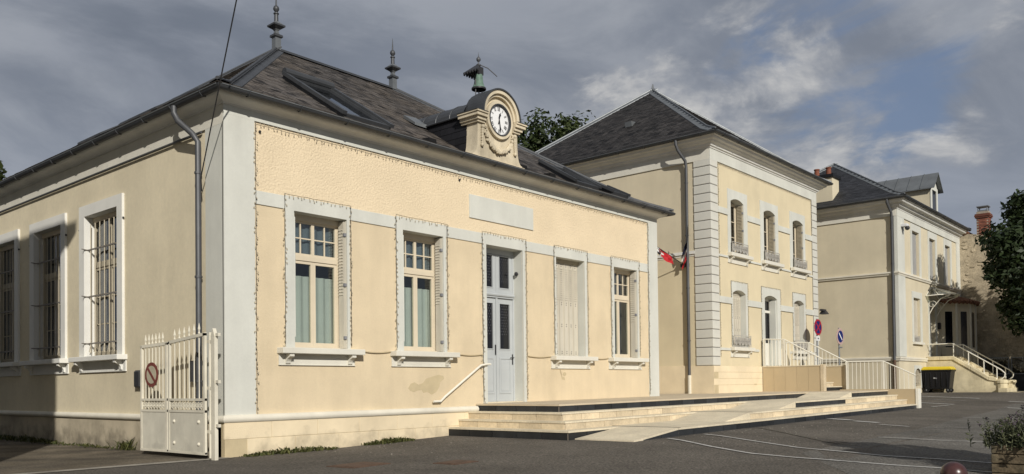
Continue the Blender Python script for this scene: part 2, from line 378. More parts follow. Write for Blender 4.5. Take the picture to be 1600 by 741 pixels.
def surround(fr, u0, u1, z0, z1, o0, o1, ot, th, mb=None, rise=0.):   # door-case/window-case frame on the wall: outer u0..u1,z0..z1, opening o0..o1 up to ot
    mb = mb or MB(); o0 -= .003; o1 += .003; ot += .003
    if not rise:
        mb.poly(fr, [(u0, z0), (o0, z0), (o0, ot), (o1, ot), (o1, z0), (u1, z0), (u1, z1), (u0, z1)], -.01, th)
    else:
        w = (o1-o0)/2; R = (w*w+rise*rise)/(2*rise); n = 8
        A = [(o0+w+w*(2*k/n-1), ot-R+math.sqrt(max(0, R*R-(w*(2*k/n-1))**2))) for k in range(n+1)]
        mb.poly(fr, [(u0, z0), (o0, z0)]+A+[(o1, z0), (u1, z0), (u1, z1), (u0, z1)], -.01, th)
    return mb
# ------------------------------------------------------------------ ground
def lerp_tab(x, T):
    if x <= T[0][0]: return T[0][1]
    for (a, p), (b, q) in zip(T, T[1:]):
        if x <= b: return p+(q-p)*(x-a)/(b-a)
    return T[-1][1]
def gz(x, y):
    z = lerp_tab(x, [(-3, -.14), (2, -.11), (6, .0), (22.4, .10), (26, .22), (32, .48), (45, .48)])
    return z-lerp_tab(-y, [(5.2, 0), (8, .10), (13, .36), (18, .40)])
def gridmesh(name, xs, ys, mname, dz=0., zf=gz):
    mb = MB(); nx = len(xs)
    mb.v = [(x, y, zf(x, y)+dz) for y in ys for x in xs]
    for j in range(len(ys)-1):
        for i in range(nx-1):
            a = j*nx+i; mb.f.append((a, a+1, a+1+nx, a+nx)); mb.t.append(.5)
    return mb.build(name, mname, None, smooth=True)
def frange(a, b, n): return [a+(b-a)*k/n for k in range(n+1)]
struct(gridmesh('ground', [-300, -120, -60]+frange(-40, -5, 14)+frange(-3, 50, 53)[0:]+[70, 120, 300, 600], [-300, -100, -50, -30]+frange(-20, 0, 40)+frange(1, 20, 10)+[40, 100, 300, 600], 'asphalt'))
def sheet(name, pts, mname, dz, nsub=8):
    """flat patch lying on the ground: outline resampled, fan of strips between its two long sides"""
    mb = MB(); A, B = pts
    def samp(P, t):
        L = [0]
        for a, b in zip(P, P[1:]): L.append(L[-1]+math.dist(a, b))
        s = t*L[-1]
        for k in range(len(P)-1):
            if s <= L[k+1]+1e-9:
                w = (s-L[k])/max(1e-9, L[k+1]-L[k]); return (P[k][0]+(P[k+1][0]-P[k][0])*w, P[k][1]+(P[k+1][1]-P[k][1])*w)
    m = 6
    for k in range(nsub):
        t0, t1 = k/nsub, (k+1)/nsub; a0, a1, b0, b1 = samp(A, t0), samp(A, t1), samp(B, t0), samp(B, t1)
        for j in range(m):
            w0, w1 = j/m, (j+1)/m
            q = [(a0, b0, w0), (a1, b1, w0), (a1, b1, w1), (a0, b0, w1)]
            P = [(a[0]+(b[0]-a[0])*w, a[1]+(b[1]-a[1])*w) for a, b, w in q]
            mb.face([(x, y, gz(x, y)+dz) for x, y in P])
    return struct(mb.build(name, mname))
def stripe(name, path, w, mname='paint_white', dz=.012):
    L, R = [], []
    for k, p in enumerate(path):
        a, b = path[max(0, k-1)], path[min(len(path)-1, k+1)]; dx, dy = b[0]-a[0], b[1]-a[1]; q = math.hypot(dx, dy)
        nx, ny = -dy/q*w/2, dx/q*w/2; L.append((p[0]+nx, p[1]+ny)); R.append((p[0]-nx, p[1]-ny))
    return sheet(name, (L, R), mname, dz, max(4, 6*len(path)))
sheet('yard_paving', ([(-6, .15), (-.02, .15)], [(-6, 14), (-.02, 14)]), 'asphalt_yard', .004, 12)
sheet('gate_threshold', ([(-6, .30), (-3.07, .2), (-.2, .05), (.0, .04)], [(-6, .02), (-2.94, -.02), (-.48, -.22), (.0, -.24)]), 'concrete', .008, 10)
sheet('asphalt_patch', ([(5.4, -7.5), (8, -7.44), (9.7, -7.4), (12.3, -7.34), (14.9, -7.15), (18.2, -6.96), (26, -6.6)], [(-3, -14), (3, -14), (8, -14), (12, -14), (14, -14), (20, -14), (28, -14)]), 'asphalt_light', .004, 24)
stripe('parking_line', [(6.12, -4.7), (5.3, -6.0), (4.85, -6.9), (4.80, -7.7), (5.0, -9.03), (5.15, -9.5), (5.4, -11.5)], .07)
stripe('parking_line', [(7.47, -4.72), (6.6, -6.2), (6.04, -7.21), (5.92, -8.56), (6.19, -9.4), (6.5, -11.5)], .07)
stripe('asphalt_seam', [(9.85, -4.78), (8.34, -6.28), (7.58, -7.04), (7.2, -7.7)], .05, 'riser_black', .009)
stripe('worn_line', [(9.25, -7.43), (9.48, -8.33), (9.95, -9.13), (10.6, -10.5)], .30, 'asphalt_line', .008)
stripe('worn_line', [(17.64, -6.95), (17.92, -7.69), (18.1, -8.4)], .25, 'asphalt_line', .008)
stripe('parking_line', [(14.44, -4.57), (13.88, -5.33)], .22); stripe('parking_line', [(13.66, -5.48), (13.5, -6.09)], .22); stripe('worn_line', [(12.9, -6.3), (12.7, -7.0)], .10)
stripe('parking_line', [(29.59, -2.6), (28.15, -5.14)], .14); stripe('parking_line', [(25.7, -3.6), (24.61, -5.09)], .14); stripe('parking_line', [(23.2, -4.74), (24.1, -5.04)], .10)
stripe('worn_line', [(27.95, -3.05), (26.6, -5.06)], .12, 'asphalt_line'); stripe('parking_line', [(27.03, -6.29), (26.9, -7.2)], .16); stripe('parking_line', [(23.89, -6.84), (23.8, -7.4)], .16)
for (x, y, r, q) in ((13.26, -8.0, .35, .1), (12.17, -8.41, .3, .05), (12.7, -7.52, .22, .06), (15.0, -8.1, .4, .08), (11.4, -7.9, .2, .05), (13.0, -8.6, .25, .05)):
    stripe('worn_line', [(x-.15, y+r), (x+.1, y-r)], q, 'asphalt_line')
gr = MB(); rg = random.Random(21)
for k in range(260):
    x = rg.uniform(1.5, 14); y = -4.62-abs(rg.gauss(0, 1.6)) if x > 5.2 else -.15-abs(rg.gauss(0, 1.4)); r_ = rg.uniform(.004, .013); z = gz(x, y)
    if 4.9 < x < 6.9 and y > -4.6: continue
    gr.lathe((x, y, z-.002), [(r_, 0), (r_*.9, r_*.5), (.001, r_*.8)], 5)
tag(gr.build('grit', 'concrete', None), 'scattered pale grit and pebbles on the asphalt before the steps', 'grit', kind='stuff')
def cover(x, y, w, h, rot):
    mb = MB(); c, s = math.cos(rot), math.sin(rot)
    for k, (a, b, t) in enumerate(((w, h, .012), (w*.86, h*.8, .018))):
        P = [(x+c*i*a-s*j*b, y+s*i*a+c*j*b) for i, j in ((-.5, -.5), (.5, -.5), (.5, .5), (-.5, .5))]
        mb.hexa([(p, q, gz(p, q)-.01) for p, q in P]+[(p, q, gz(p, q)+t) for p, q in P])
    return mb
tag(cover(.35, -3.0, .75, .55, .1).build('access_cover', 'rust'), 'rusty access cover in the asphalt nearest the first street window', 'access cover', 'access covers in the asphalt')
tag(cover(1.38, -3.95, .55, .42, .1).build('access_cover', 'rust'), 'smaller rusty access cover in the asphalt, right of the larger one', 'access cover', 'access covers in the asphalt')

# ------------------------------------------------------------------ terrace with wrapping steps and stepped ramp
def tz(x): return .0055*(x-6)
def build_terrace():
    T = thing('terrace', 'long beige stone terrace with wrapping steps and stepped ramp along both street fronts', 'terrace', (14, -3, 0))
    XL = [5.1, 5.4, 5.7, 6.0]; YB = [-3.2, -2.9, -2.6, -2.3]; YF = [-4.5, -4.2, -3.9, -3.6]; XR = [6.87, 10.6, 13.9, 18.9]; XS = [5.3, 9.3, 12.8, 17.84]
    XE = 22.42; Z = [0, .155, .31, .465, .62]; yb = [-.06, -.06, -.06, -.06]
    for k in range(4):
        z1 = Z[k+1]; z0 = Z[k]
        # footprint of this level: behind YB from XL, and behind YF from XR
        back = .02 if k < 3 else 6.0
        P = [(XL[k], back if k < 3 else .02), (XL[k], YB[k]), (XR[k], YB[k]), (XR[k], YF[k]), (XE, YF[k]), (XE, back)]
        if k == 3: P = [(XL[k], .02), (XL[k], YB[k]), (XR[k], YB[k]), (XR[k], YF[k]), (XE+.0, YF[k]), (XE+.0, .3), (17.2, .3), (17.2, 6.0), (13.62, 6.0), (13.62, .02)]
        mb = MB(); i = 0; n = len(P)   # tread slab 35 mm thick
        mb.v = [(x, y, z1+tz(x)-.035) for x, y in P]+[(x, y, z1+tz(x)) for x, y in P]
        mb.f = [tuple(range(n-1, -1, -1)), tuple(range(n, 2*n))]+[(j, (j+1) % n, (j+1) % n+n, j+n) for j in range(n)]; mb.t = [.5]*len(mb.f)
        mb.build('tread' if k < 3 else 'paving', 'tread' if k < 3 else 'paving', T)
        # core under it, set back 25 mm
        mb = MB(); e = .03
        Q = [(XL[k]+e, .02), (XL[k]+e, YB[k]+e), (XR[k]+e, YB[k]+e), (XR[k]+e, YF[k]+e), (XE-.01, YF[k]+e), (XE-.01, .02)]
        n = len(Q); zz = -.4 if k == 0 else Z[k]-.03
        mb.v = [(x, y, zz+tz(x)) for x, y in Q]+[(x, y, z1-.036+tz(x)) for x, y in Q]
        mb.f = [tuple(range(n-1, -1, -1)), tuple(range(n, 2*n))]+[(j, (j+1) % n, (j+1) % n+n, j+n) for j in range(n)]; mb.t = [.5]*len(mb.f)
        mb.build('core', 'mortar', T)
        # riser tiles, one by one
        def tiles(ax, a, b, c, step, m):
            nn = max(1, round((b-a)/step)); st = (b-a)/nn
            for j in range(nn):
                s0, s1 = a+j*st+.007, a+(j+1)*st-.007; t = random.random(); q = MB(); pr = random.uniform(0, .0035)
                mm = m((s0+s1)/2) if callable(m) else m
                lo = (z0 if k else -.15); hi = z1-.037
                def P3(s, d, z):
                    x, y = (s, c+e-d) if ax == 'x' else (c+e-d, s)
                    return (x, y, z+tz(x))
                q.hexa([P3(s0, -.01, lo), P3(s1, -.01, lo), P3(s1, .014+pr, lo), P3(s0, .014+pr, lo), P3(s0, -.01, hi), P3(s1, -.01, hi), P3(s1, .014+pr, hi), P3(s0, .014+pr, hi)], t)
                q.build('riser_tile', mm, T)
        blk = 'riser_black' if k in (0, 3) else 'riser_beige'
        tiles('y', YB[k]+e, -.02, XL[k], .62, blk)
        tiles('x', XL[k]+e, XR[k], YB[k], .62, blk)
        tiles('x', XR[k]+(.04 if k else .0), XE-.01, YF[k], .62, (lambda s: 'riser_black' if s < 17.3 else 'riser_beige') if k == 2 else blk)
        # ramp wedge up to this level
        mb = MB(); a, b = XS[k], XR[k]; za = Z[k]+(-.012 if k else -.06); y0, y1 = YB[k]-.002, YF[k]
        if k == 0: za = .0
        zt = lambda x, z: z+tz(x)
        mb.hexa([(a, y1, zt(a, za-.25)), (b+.3, y1, zt(b, za-.25)), (b+.3, y0, zt(b, za-.25)), (a, y0, zt(a, za-.25)),
                 (a, y1, zt(a, za+.006)), (b+.3, y1, zt(b, z1+.004)), (b+.3, y0, zt(b, z1+.004)), (a, y0, zt(a, za+.006))])
        for i2 in (1, 2, 5, 6): mb.v[i2] = (b+.012, mb.v[i2][1], mb.v[i2][2])
        mb.build('ramp', 'tread', T)
        if k == 0:
            for (xa, xb) in ((5.62, 6.22), (6.234, 6.86)):
                f = lambda x: za+(z1-za)*(x-a)/(b-a)-.03
                q = MB(); q.hexa([(xa, y1-.012, -.2), (xb, y1-.012, -.2), (xb, y1+.02, -.2), (xa, y1+.02, -.2), (xa, y1-.012, f(xa)), (xb, y1-.012, f(xb)), (xb, y1+.02, f(xb)), (xa, y1+.02, f(xa))], random.random()); q.build('riser_tile', 'riser_black', T)
    # drain slots across the walkway at the ramp breaks
    for x, ya, yb2, z in ((10.75, -4.18, -2.62, .31), (6.95, -4.48, -2.92, .155)):
        MB().box(WORLD, x, x+.05, ya, yb2, z+tz(x)-.02, z+tz(x)+.006).build('drain_slot', 'slot', T)
    # closing wall at the far end and its white post
    MB().box(WORLD, XE, XE+.25, -4.46, .25, -.3, .655+tz(22)).build('end_wall', 'cheek', T)
    MB().box(WORLD, XE-.02, XE+.27, -4.56, -4.462, -.3, .665+tz(22)).build('end_post', 'rail_white', T, bevel=.006)
    return T
TERRACE = build_terrace()

# ------------------------------------------------------------------ shared building pieces
def sill(fr, parent, u0, u1, zt, dp=.2, th=.105, apron=.19, mname='trim_warm'):
    o = MB().box(fr, u0, u1, -.12, dp, zt-th, zt).build('sill', mname, parent, bevel=.008)
    MB().box(fr, u0+.03, u1-.12, -.01, .022, zt-th-apron, zt-th-.001).build('apron', mname, o)
    MB().box(fr, u0+.02, u1-.11, -.01, .034, zt-th-apron-.012, zt-th-apron+.0).build('apron_fillet', mname, o)
    for c in (u0+.20, u1-.24):
        P = [(.0, zt-th-.003), (dp-.03, zt-th-.003), (dp-.03, zt-th-.05), (dp-.06, zt-th-.065), (.09, zt-th-.09), (.06, zt-th-.13), (.05, zt-th-apron+.02), (0, zt-th-apron+.01)]
        MB().prof(fr, c-.045, c+.045, P).build('bracket', mname, o)
    return o
def pane(fr, u0, u1, z0, z1, d, parent, m='glass'):
    return MB().box(fr, u0, u1, d-.003, d+.003, z0, z1).build('pane', m, parent)
def grid_window(fr, parent, u0, u1, z0, z1, d, mname, rows_per_leaf, trans=None, fw_=.05, upper=None, glass='glass', glassu='glass_up', cols=1, name='window'):
    """two-leaf casement: frame ring + centre stiles + optional transom with small-pane lights above it"""
    mb = MB(); t = .05
    mb.ring(fr, [(u0, z0), (u1, z0), (u1, z1), (u0, z1)], [(u0+fw_, z0+fw_), (u1-fw_, z0+fw_), (u1-fw_, z1-fw_), (u0+fw_, z1-fw_)], d-t, d+.012)
    um = (u0+u1)/2; zt = z1-fw_
    if trans:
        mb.box(fr, u0+fw_-.002, u1-fw_+.002, d-t, d+.025, trans[0], trans[1]); zt = trans[0]
    panes = []
    def leaf(a, b, c, e, rows, cl, st, g):
        mb.ring(fr, [(a, c), (b, c), (b, e), (a, e)], [(a+st, c+st*1.3), (b-st, c+st*1.3), (b-st, e-st), (a+st, e-st)], d-t+.004, d+.006)
        a, b, c, e = a+st, b-st, c+st*1.3, e-st; mw = .022
        for r in range(1, rows): z = c+(e-c)*r/rows; mb.box(fr, a-.001, b+.001, d-.03, d+.0, z-mw/2, z+mw/2)
        for q in range(1, cl): u = a+(b-a)*q/cl; mb.box(fr, u-mw/2, u+mw/2, d-.031, d+.001, c-.001, e+.001)
        for r in range(rows):
            for q in range(cl):
                panes.append((a+(b-a)*q/cl+(mw/2 if q else 0), a+(b-a)*(q+1)/cl-(mw/2 if q < cl-1 else 0), c+(e-c)*r/rows+(mw/2 if r else 0), c+(e-c)*(r+1)/rows-(mw/2 if r < rows-1 else 0), g))
    for a, b in ((u0+fw_, um-.001), (um+.001, u1-fw_)):
        leaf(a, b, z0+fw_, zt-.004, rows_per_leaf, cols, .052, glass)
        if trans and upper: leaf(a, b, trans[1]+.002, z1-fw_, upper[0], upper[1], .03, glassu)
    o = mb.build(name, mname, parent)
    for a, b, c, e, g in panes: pane(fr, a, b, c, e, d-.02, o, g)
    return o
def folded_shutter(fr, parent, u, sgn, z0, z1, d0, d1, mname='shutter', louvre=True):
    """metal shutter leaves folded back against a reveal (u = reveal plane, sgn = +1 when leaves stand to the right of u)"""
    mb = MB()
    for k in range(3): mb.box(fr, min(u+sgn*(.002+.014*k), u+sgn*(.012+.014*k)), max(u+sgn*(.002+.014*k), u+sgn*(.012+.014*k)), d0+.012*k, d1-.006*k, z0, z1)
    o = mb.build('shutter', mname, parent)
    if louvre:
        sl = MB(); a = u+sgn*.041; zz = z0+(z1-z0)*.42
        while zz < z1-.15:
            for c in (.3, .68):
                m = d0+(d1-d0)*c; sl.hexa([fr(a, m-.028, zz), fr(a, m+.028, zz), fr(a+sgn*.012, m+.028, zz+.006), fr(a+sgn*.012, m-.028, zz+.006), fr(a, m-.028, zz+.03), fr(a, m+.028, zz+.03), fr(a+sgn*.002, m+.028, zz+.03), fr(a+sgn*.002, m-.028, zz+.03)])
            zz += .058
        sl.build('louvres', mname, o, kind='stuff')
        hg = MB()
        for zz in (z0+.2, (z0+z1)/2, z1-.25): hg.box(fr, min(u, u+sgn*.05), max(u, u+sgn*.05), d1-.02, d1+.025, zz-.03, zz+.03)
        hg.build('hinges', 'stud', o)
    return o
def closed_shutter(fr, parent, u0, u1, z0, z1, d, n=6, mname='shutter', full=False):
    mb = MB(); w = (u1-u0)/n
    for k in range(n):
        a = u0+k*w; dd = .004 if k % 2 else 0
        mb.poly(fr, [(a+.003, z0), (a+w-.003, z0), (a+w-.003, z1), (a+.003, z1)], d-.012, d+dd)
        mb.box(fr, a+.008, a+.020, d, d+.014, z0+.01, z1-.01); mb.box(fr, a+w-.020, a+w-.008, d, d+.014, z0+.01, z1-.01)
    o = mb.build('closed_shutter', mname, parent)
    sl = MB(); H = z1-z0
    for k in range(n):
        c = u0+(k+.5)*w; zz = z0+H*(.60 if not full else .08)
        while zz < z1-.12:
            q = w*.26; sl.hexa([fr(c-q, d+.003, zz), fr(c+q, d+.003, zz), fr(c+q, d+.022, zz+.004), fr(c-q, d+.022, zz+.004), fr(c-q, d+.003, zz+.026), fr(c+q, d+.003, zz+.026), fr(c+q, d+.005, zz+.026), fr(c-q, d+.005, zz+.026)]); zz += .055
    sl.build('louvres', mname, o, kind='stuff')
    st = MB()
    for zf in (.025, .315, .545, .955):
        for k in range(n):
            for h in (0, .05):
                c = u0+(k+.5)*w; st.box(fr, c-.016, c+.016, d+.003, d+.0065, z0+H*zf+h, z0+H*zf+h+.018)
    st.build('slots', 'slot', o, kind='stuff')
    return o
def string_light(path, label, drop=.05, sp=.085, off=.02, fr=None, group='light strings fixed to the fronts'):
    """fairy-light wire along a polyline (u,z) on a wall with tiny hanging bulbs"""
    T = thing('light_string', label, 'light string', fr(path[0][0], off, path[0][1]), group)
    w = MB(); b = MB(); pts = []
    for (a, c), (e, g) in zip(path, path[1:]):
        L = math.hypot(e-a, g-c); n = max(1, int(L/sp)); vert = abs(e-a) < .3*abs(g-c)
        for k in range(n+1):
            t = k/n; u = a+(e-a)*t+random.uniform(-.006, .006); z = c+(g-c)*t+random.uniform(-.006, .006)
            pts.append(fr(u, off, z))
            if k < n:
                h = random.uniform(.3, 1.2)*drop; du = random.uniform(-.03, .03)
                if vert: du = random.choice((-1, 1))*random.uniform(.01, .04); h *= .6
                b.tube([fr(u, off, z), fr(u+du*.6, off+.004, z-h*.6), fr(u+du, off+.004, z-h)], .0045, 3)
                b.box(fr, u+du-.006, u+du+.006, off-.004, off+.010, z-h-.016, z-h+.008)
    w.tube(pts, .0045, 4); w.build('wire', 'lamp_dark', T); b.build('bulbs', 'shutter_beige', T, kind='stuff')
    return T
def downpipe(path, r, parent, mname='zinc_pipe', shoe=None):
    mb = MB(); mb.tube(path, r, 10); o = mb.build('downpipe', mname, parent, smooth=True)
    a, b = Vector(path[-2]), Vector(path[-1]); n = max(2, int((a-b).length/1.4)); cl = MB()
    for k in range(n):
        p = a.lerp(b, (k+.3)/n); cl.tube([p+Vector((0, 0, .018)), p-Vector((0, 0, .018))], r+.012, 10)
    cl.build('pipe_clips', mname, o, kind='stuff')
    return o
def zt_f(t, fl): # roof profile: gentle kick at the eaves
    t0, k = fl
    if t < t0: return k*t
    return k*t0+(1-k*t0)*(t-t0)/(1-t0)
def roof_point(R, sd, t, s):
    """point on hipped roof: sd side name, t 0..1 from eave to ridge, s 0..1 along"""
    x0, x1, y0, y1, X1, X2, ym, z0, z1, fl = R
    xa, xb, ya, yb = x0+(X1-x0)*t, x1+(X2-x1)*t, y0+(ym-y0)*t, y1+(ym-y1)*t; z = z0+(z1-z0)*zt_f(t, fl)
    if sd == 'front': return Vector((xa+(xb-xa)*s, ya, z))
    if sd == 'left': return Vector((xa, yb+(ya-yb)*s, z))
    if sd == 'right': return Vector((xb, ya+(yb-ya)*s, z))
    return Vector((xb+(xa-xb)*s, yb, z))
def hipped_roof(parent, R, mslate, mhip, hipw=.2, slated=('front',), sw=.2, expo=.115, ridge_only=False):
    x0, x1, y0, y1, X1, X2, ym, z0, z1, fl = R
    mb = MB()
    ts = [0, fl[0]*.5, fl[0], 1]
    for sd in ('front', 'left', 'right', 'back'):
        for a, b in zip(ts, ts[1:]):
            mb.face([roof_point(R, sd, a, 0), roof_point(R, sd, a, 1), roof_point(R, sd, b, 1), roof_point(R, sd, b, 0)])
    mb.face([(x0, y0, z0-.01), (x1, y0, z0-.01), (x1, y1, z0-.01), (x0, y1, z0-.01)])
    o = mb.build('roof', 'under' if slated else mslate, parent)
    for sd in slated:
        sl = MB(); run = abs(ym-y0) if sd in ('front', 'back') else abs(X1-x0); slope = math.hypot(run, z1-z0); n = int(slope/expo)
        for r in range(n):
            t = r/n; t2 = min(1., (r+1.5)/n)
            A0, A1 = roof_point(R, sd, t, 0), roof_point(R, sd, t, 1); L = (A1-A0).length
            if L < .1: continue
            U = (A1-A0)/L; B0 = roof_point(R, sd, t2, 0); V = (B0-A0)-U*(B0-A0).dot(U); N = U.cross(V).normalized(); 
            if N.z < 0: N = -N
            k0 = -(r % 2)*.5; m = int(L/sw)+2
            for j in range(m):
                a = max(0, (k0+j)*sw+.002); b = min(L, (k0+j+1)*sw-.002)
                if b-a < .02: continue
                lift = .012+random.uniform(0, .007); jit = random.uniform(-.006, .006)
                p, q = A0+U*a+V*jit, A0+U*b+V*jit; tn = min(1, max(0, random.gauss(.5, .22)))
                c, d = q+V*.98, p+V*.98
                if a == 0 and r > 0: d = p+(B0-A0)
                i = len(sl.v)
                sl.v += [tuple(p+N*lift), tuple(q+N*lift), tuple(c+N*.004), tuple(d+N*.004), tuple(p), tuple(q)]
                sl.f += [(i, i+1, i+2, i+3), (i, i+4, i+5, i+1)]; sl.t += [tn, tn]
        sl.build('slates', mslate, o, kind='stuff', fix=False)
    # hip and ridge flashings: folded metal strips with overlapping lengths
    def strip(P, A, B, w):
        q = MB()
        for k in range(len(P)-1):
            for D in (A, B):
                d0 = D[k]; d1 = D[k+1]; up_ = Vector((0, 0, .035))
                q.face([P[k]+up_*1.5, P[k+1]+up_*1.5, P[k+1]+d1*w+up_, P[k]+d0*w+up_]); q.face([P[k]+d0*w+up_, P[k+1]+d1*w+up_, P[k+1]+d1*w, P[k]+d0*w])
            q.tube([P[k]+Vector((0, 0, .06)), P[k+1]+Vector((0, 0, .06))], .03, 6)
        return q
    for (sa, sb, ea, eb) in (('front', 'left', 0, 1), ('front', 'right', 1, 0), ('back', 'left', 1, 0)):
        tt = [0, fl[0]*.3, fl[0]*.7, fl[0]*1.1]+[fl[0]+(1-fl[0])*k/6 for k in range(1, 7)]
        P = [roof_point(R, sa, t, ea) for t in tt]
        dA = [(roof_point(R, sa, t, .5)-roof_point(R, sa, t, ea)) for t in tt]; dB = [(roof_point(R, sb, t, .5)-roof_point(R, sb, t, eb)) for t in tt]
        ux = Vector((1 if sb == 'left' else -1, 0, 0)); uy = Vector((0, 1 if sa == 'front' else -1, 0))
        strip(P, [ux]*len(P), [uy]*len(P), hipw).build('hip_flashing', mhip, o)
    P = [Vector((X1+(X2-X1)*k/4, ym, z1)) for k in range(5)]; dn = (z1-z0)/abs(ym-y0)
    q = MB()
    for sgn in (-1, 1):
        for k in range(4): q.face([P[k]+Vector((0, 0, .05)), P[k+1]+Vector((0, 0, .05)), P[k+1]+Vector((0, sgn*.16, .05-.16*dn)), P[k]+Vector((0, sgn*.16, .05-.16*dn))])
    q.tube([P[0]+Vector((0, 0, .05)), P[-1]+Vector((0, 0, .05))], .03, 6); q.build('ridge_flashing', mhip, o)
    return o
def gutter(parent, pts, r, mname='zinc_dark', joints=1.0):
    """half-round gutter along a polyline (world points), with brackets"""
    mb = MB(); n = 7; prev = None
    for k, p in enumerate(pts):
        p = Vector(p); a = Vector(pts[max(0, k-1)]); b = Vector(pts[min(len(pts)-1, k+1)]); d = (b-a).normalized()
        if 0 < k < len(pts)-1:
            d0 = (Vector(pts[k])-a).normalized(); d1 = (b-Vector(pts[k])).normalized(); nb = (d0+d1).normalized(); sc = 1/max(.3, nb.dot(d0)); x = Vector((nb.y, -nb.x, 0))*sc
        else: x = Vector((d.y, -d.x, 0))
        ring = []
        for rr in (r, r-.012):
            for j in range(n):
                a_ = math.pi*j/(n-1); ring.append(p+x*math.cos(a_)*rr-Vector((0, 0, 1))*math.sin(a_)*rr)
        i = len(mb.v); mb.v += [tuple(q) for q in ring]
        if prev is not None:
            for j in range(n-1):
                mb.f.append((prev+j, prev+j+1, i+j+1, i+j)); mb.f.append((prev+n+j, i+n+j, i+n+j+1, prev+n+j+1)); mb.t += [.5, .5]
            for j in (0, n-1): mb.f.append((prev+j, i+j, i+n+j, prev+n+j)); mb.t.append(.5)
        prev = i
    o = mb.build('gutter', mname, parent, smooth=True)
    br = MB()
    for a, b in zip(pts, pts[1:]):
        a, b = Vector(a), Vector(b); L = (b-a).length; m = int(L/joints)
        for k in range(m):
            c = a.lerp(b, (k+.5)/m); d = (b-a).normalized(); x = Vector((d.y, -d.x, 0))
            br.tube([c+x*math.cos(t)*(r+.008)-Vector((0, 0, 1))*math.sin(t)*(r+.008) for t in [math.pi*j/6 for j in range(7)]], .012, 4)
        br.tube([a+Vector((0, 0, .004)), b+Vector((0, 0, .004))], .006, 4)
    br.build('gutter_brackets', mname, o)
    bead = MB()
    for a, b in zip(pts, pts[1:]):
        a, b = Vector(a), Vector(b); d = (b-a).normalized(); x = Vector((d.y, -d.x, 0))*r; bead.tube([a+x, b+x], .011, 5); bead.tube([a-x, b-x], .011, 5)
    bead.build('gutter_bead', 'zinc_light', o)
    return o
# ------------------------------------------------------------------ clock building (single storey, nearest)
AX = 13.594; AD = 11.5
A = thing('clock_building', 'single-storey cream building with slate hipped roof, clock dormer and white window surrounds, nearest the viewer', 'building', (6.8, 5.7, 0))
FA = front(0); LA = side(0)
WIN = [(1.153, 2.565, 1.337, 2.50, 'w'), (3.731, 5.116, 3.903, 5.027, 'w'), (6.243, 7.711, 6.364, 7.614, 'd'), (8.812, 10.162, 8.883, 10.061, 's'), (11.265, 12.608, 11.393, 12.532, 'w')]
zOT, zBT, zBB, zSL = 4.154, 4.397, 4.164, 1.72
holesA = [(o0, o1, .60 if k == 'd' else zSL-.02, zOT) for (_, _, o0, o1, k) in WIN]
RV = MB(); wall(FA, 0, AX, .55, zBT-.05, holesA, .30, rv=RV).build('street_wall', 'render_fine', A); RV.build('reveals', 'trim', A, kind='stuff')
wall(FA, 0, AX, zBT-.05, 5.62, [], .3).build('street_wall_upper', 'render_coarse', A)
holesL = [(3.87, 5.36, 1.70, 4.60), (6.56, 8.06, 1.70, 4.60), (9.25, 10.74, 1.70, 4.60)]
RV = MB(); wall(LA, 0, AD, .4, 5.45, holesL, .22, rv=RV).build('yard_wall', 'render_grey', A); RV.build('reveals', 'trim_bright', A, kind='stuff')
MB().box(WORLD, AX-.02, AX, .0, AD, -.3, 5.98).build('end_wall', 'render_grey', A)
MB().box(WORLD, 0, AX, AD-.02, AD, -.3, 5.98).build('rear_wall', 'render_grey', A)
MB().box(WORLD, .36, AX-.03, .36, AD-.03, .25, .3).build('floor', 'interior', A)
MB().box(WORLD, .5, AX-.5, 2.6, 2.65, .3, 5.9).build('partition', 'interior', A); MB().box(WORLD, 2.6, 2.65, .5, AD-.5, .3, 5.9).build('partition', 'interior', A)
# plinth and base moulding
def blocks(fr, parent, u0, u1, d, courses, L, mname, u_off=0.):
    for r_, (z0, z1) in enumerate(courses):
        u = u0-(L*.5 if r_ % 2 else 0)+u_off
        while u < u1:
            a, b = max(u0, u+.003), min(u1, u+L-.003)
            if b-a > .03: MB().box(fr, a, b, d-.05, d+random.uniform(-.001, .0015), z0+.003, z1-.003).build('plinth_block', mname, parent, bevel=.005)
            u += L
MB().box(FA, -.05, 6.05, -.3, .048, -.4, .451).build('plinth', 'patch', A)
blocks(FA, A, -.055, 6.05, .055, ((-.40, .17), (.17, .452)), .95, 'plinth_cream', .42)
MB().box(LA, .06, AD, -.3, .05, -.4, .44).build('plinth', 'plinth_grey', A)
def torus(z, h, dp): return [(0, z-h/2), (dp*.45, z-h/2), (dp*.8, z-h*.38), (dp, z-h*.1), (dp, z+h*.12), (dp*.8, z+h*.36), (dp*.5, z+h/2), (0, z+h/2)]
MB().prof(FA, 0, 6.0, torus(.51, .13, .10), m0=-1).build('base_moulding', 'mould', A, smooth=True)
MB().prof(LA, 0, AD, torus(.50, .12, .10), m0=-1).build('base_moulding', 'mould', A, smooth=True)
# corner pilasters
MB().box(FA, -.03, .549, -.02, .03, .575, 5.62).build('pilaster', 'trim', A); MB().box(LA, -.0, .56, -.02, .03, .56, 5.62).build('pilaster', 'trim', A)
MB().box(FA, 13.119, AX+.03, -.02, .03, .55, 5.62).build('pilaster', 'trim', A)
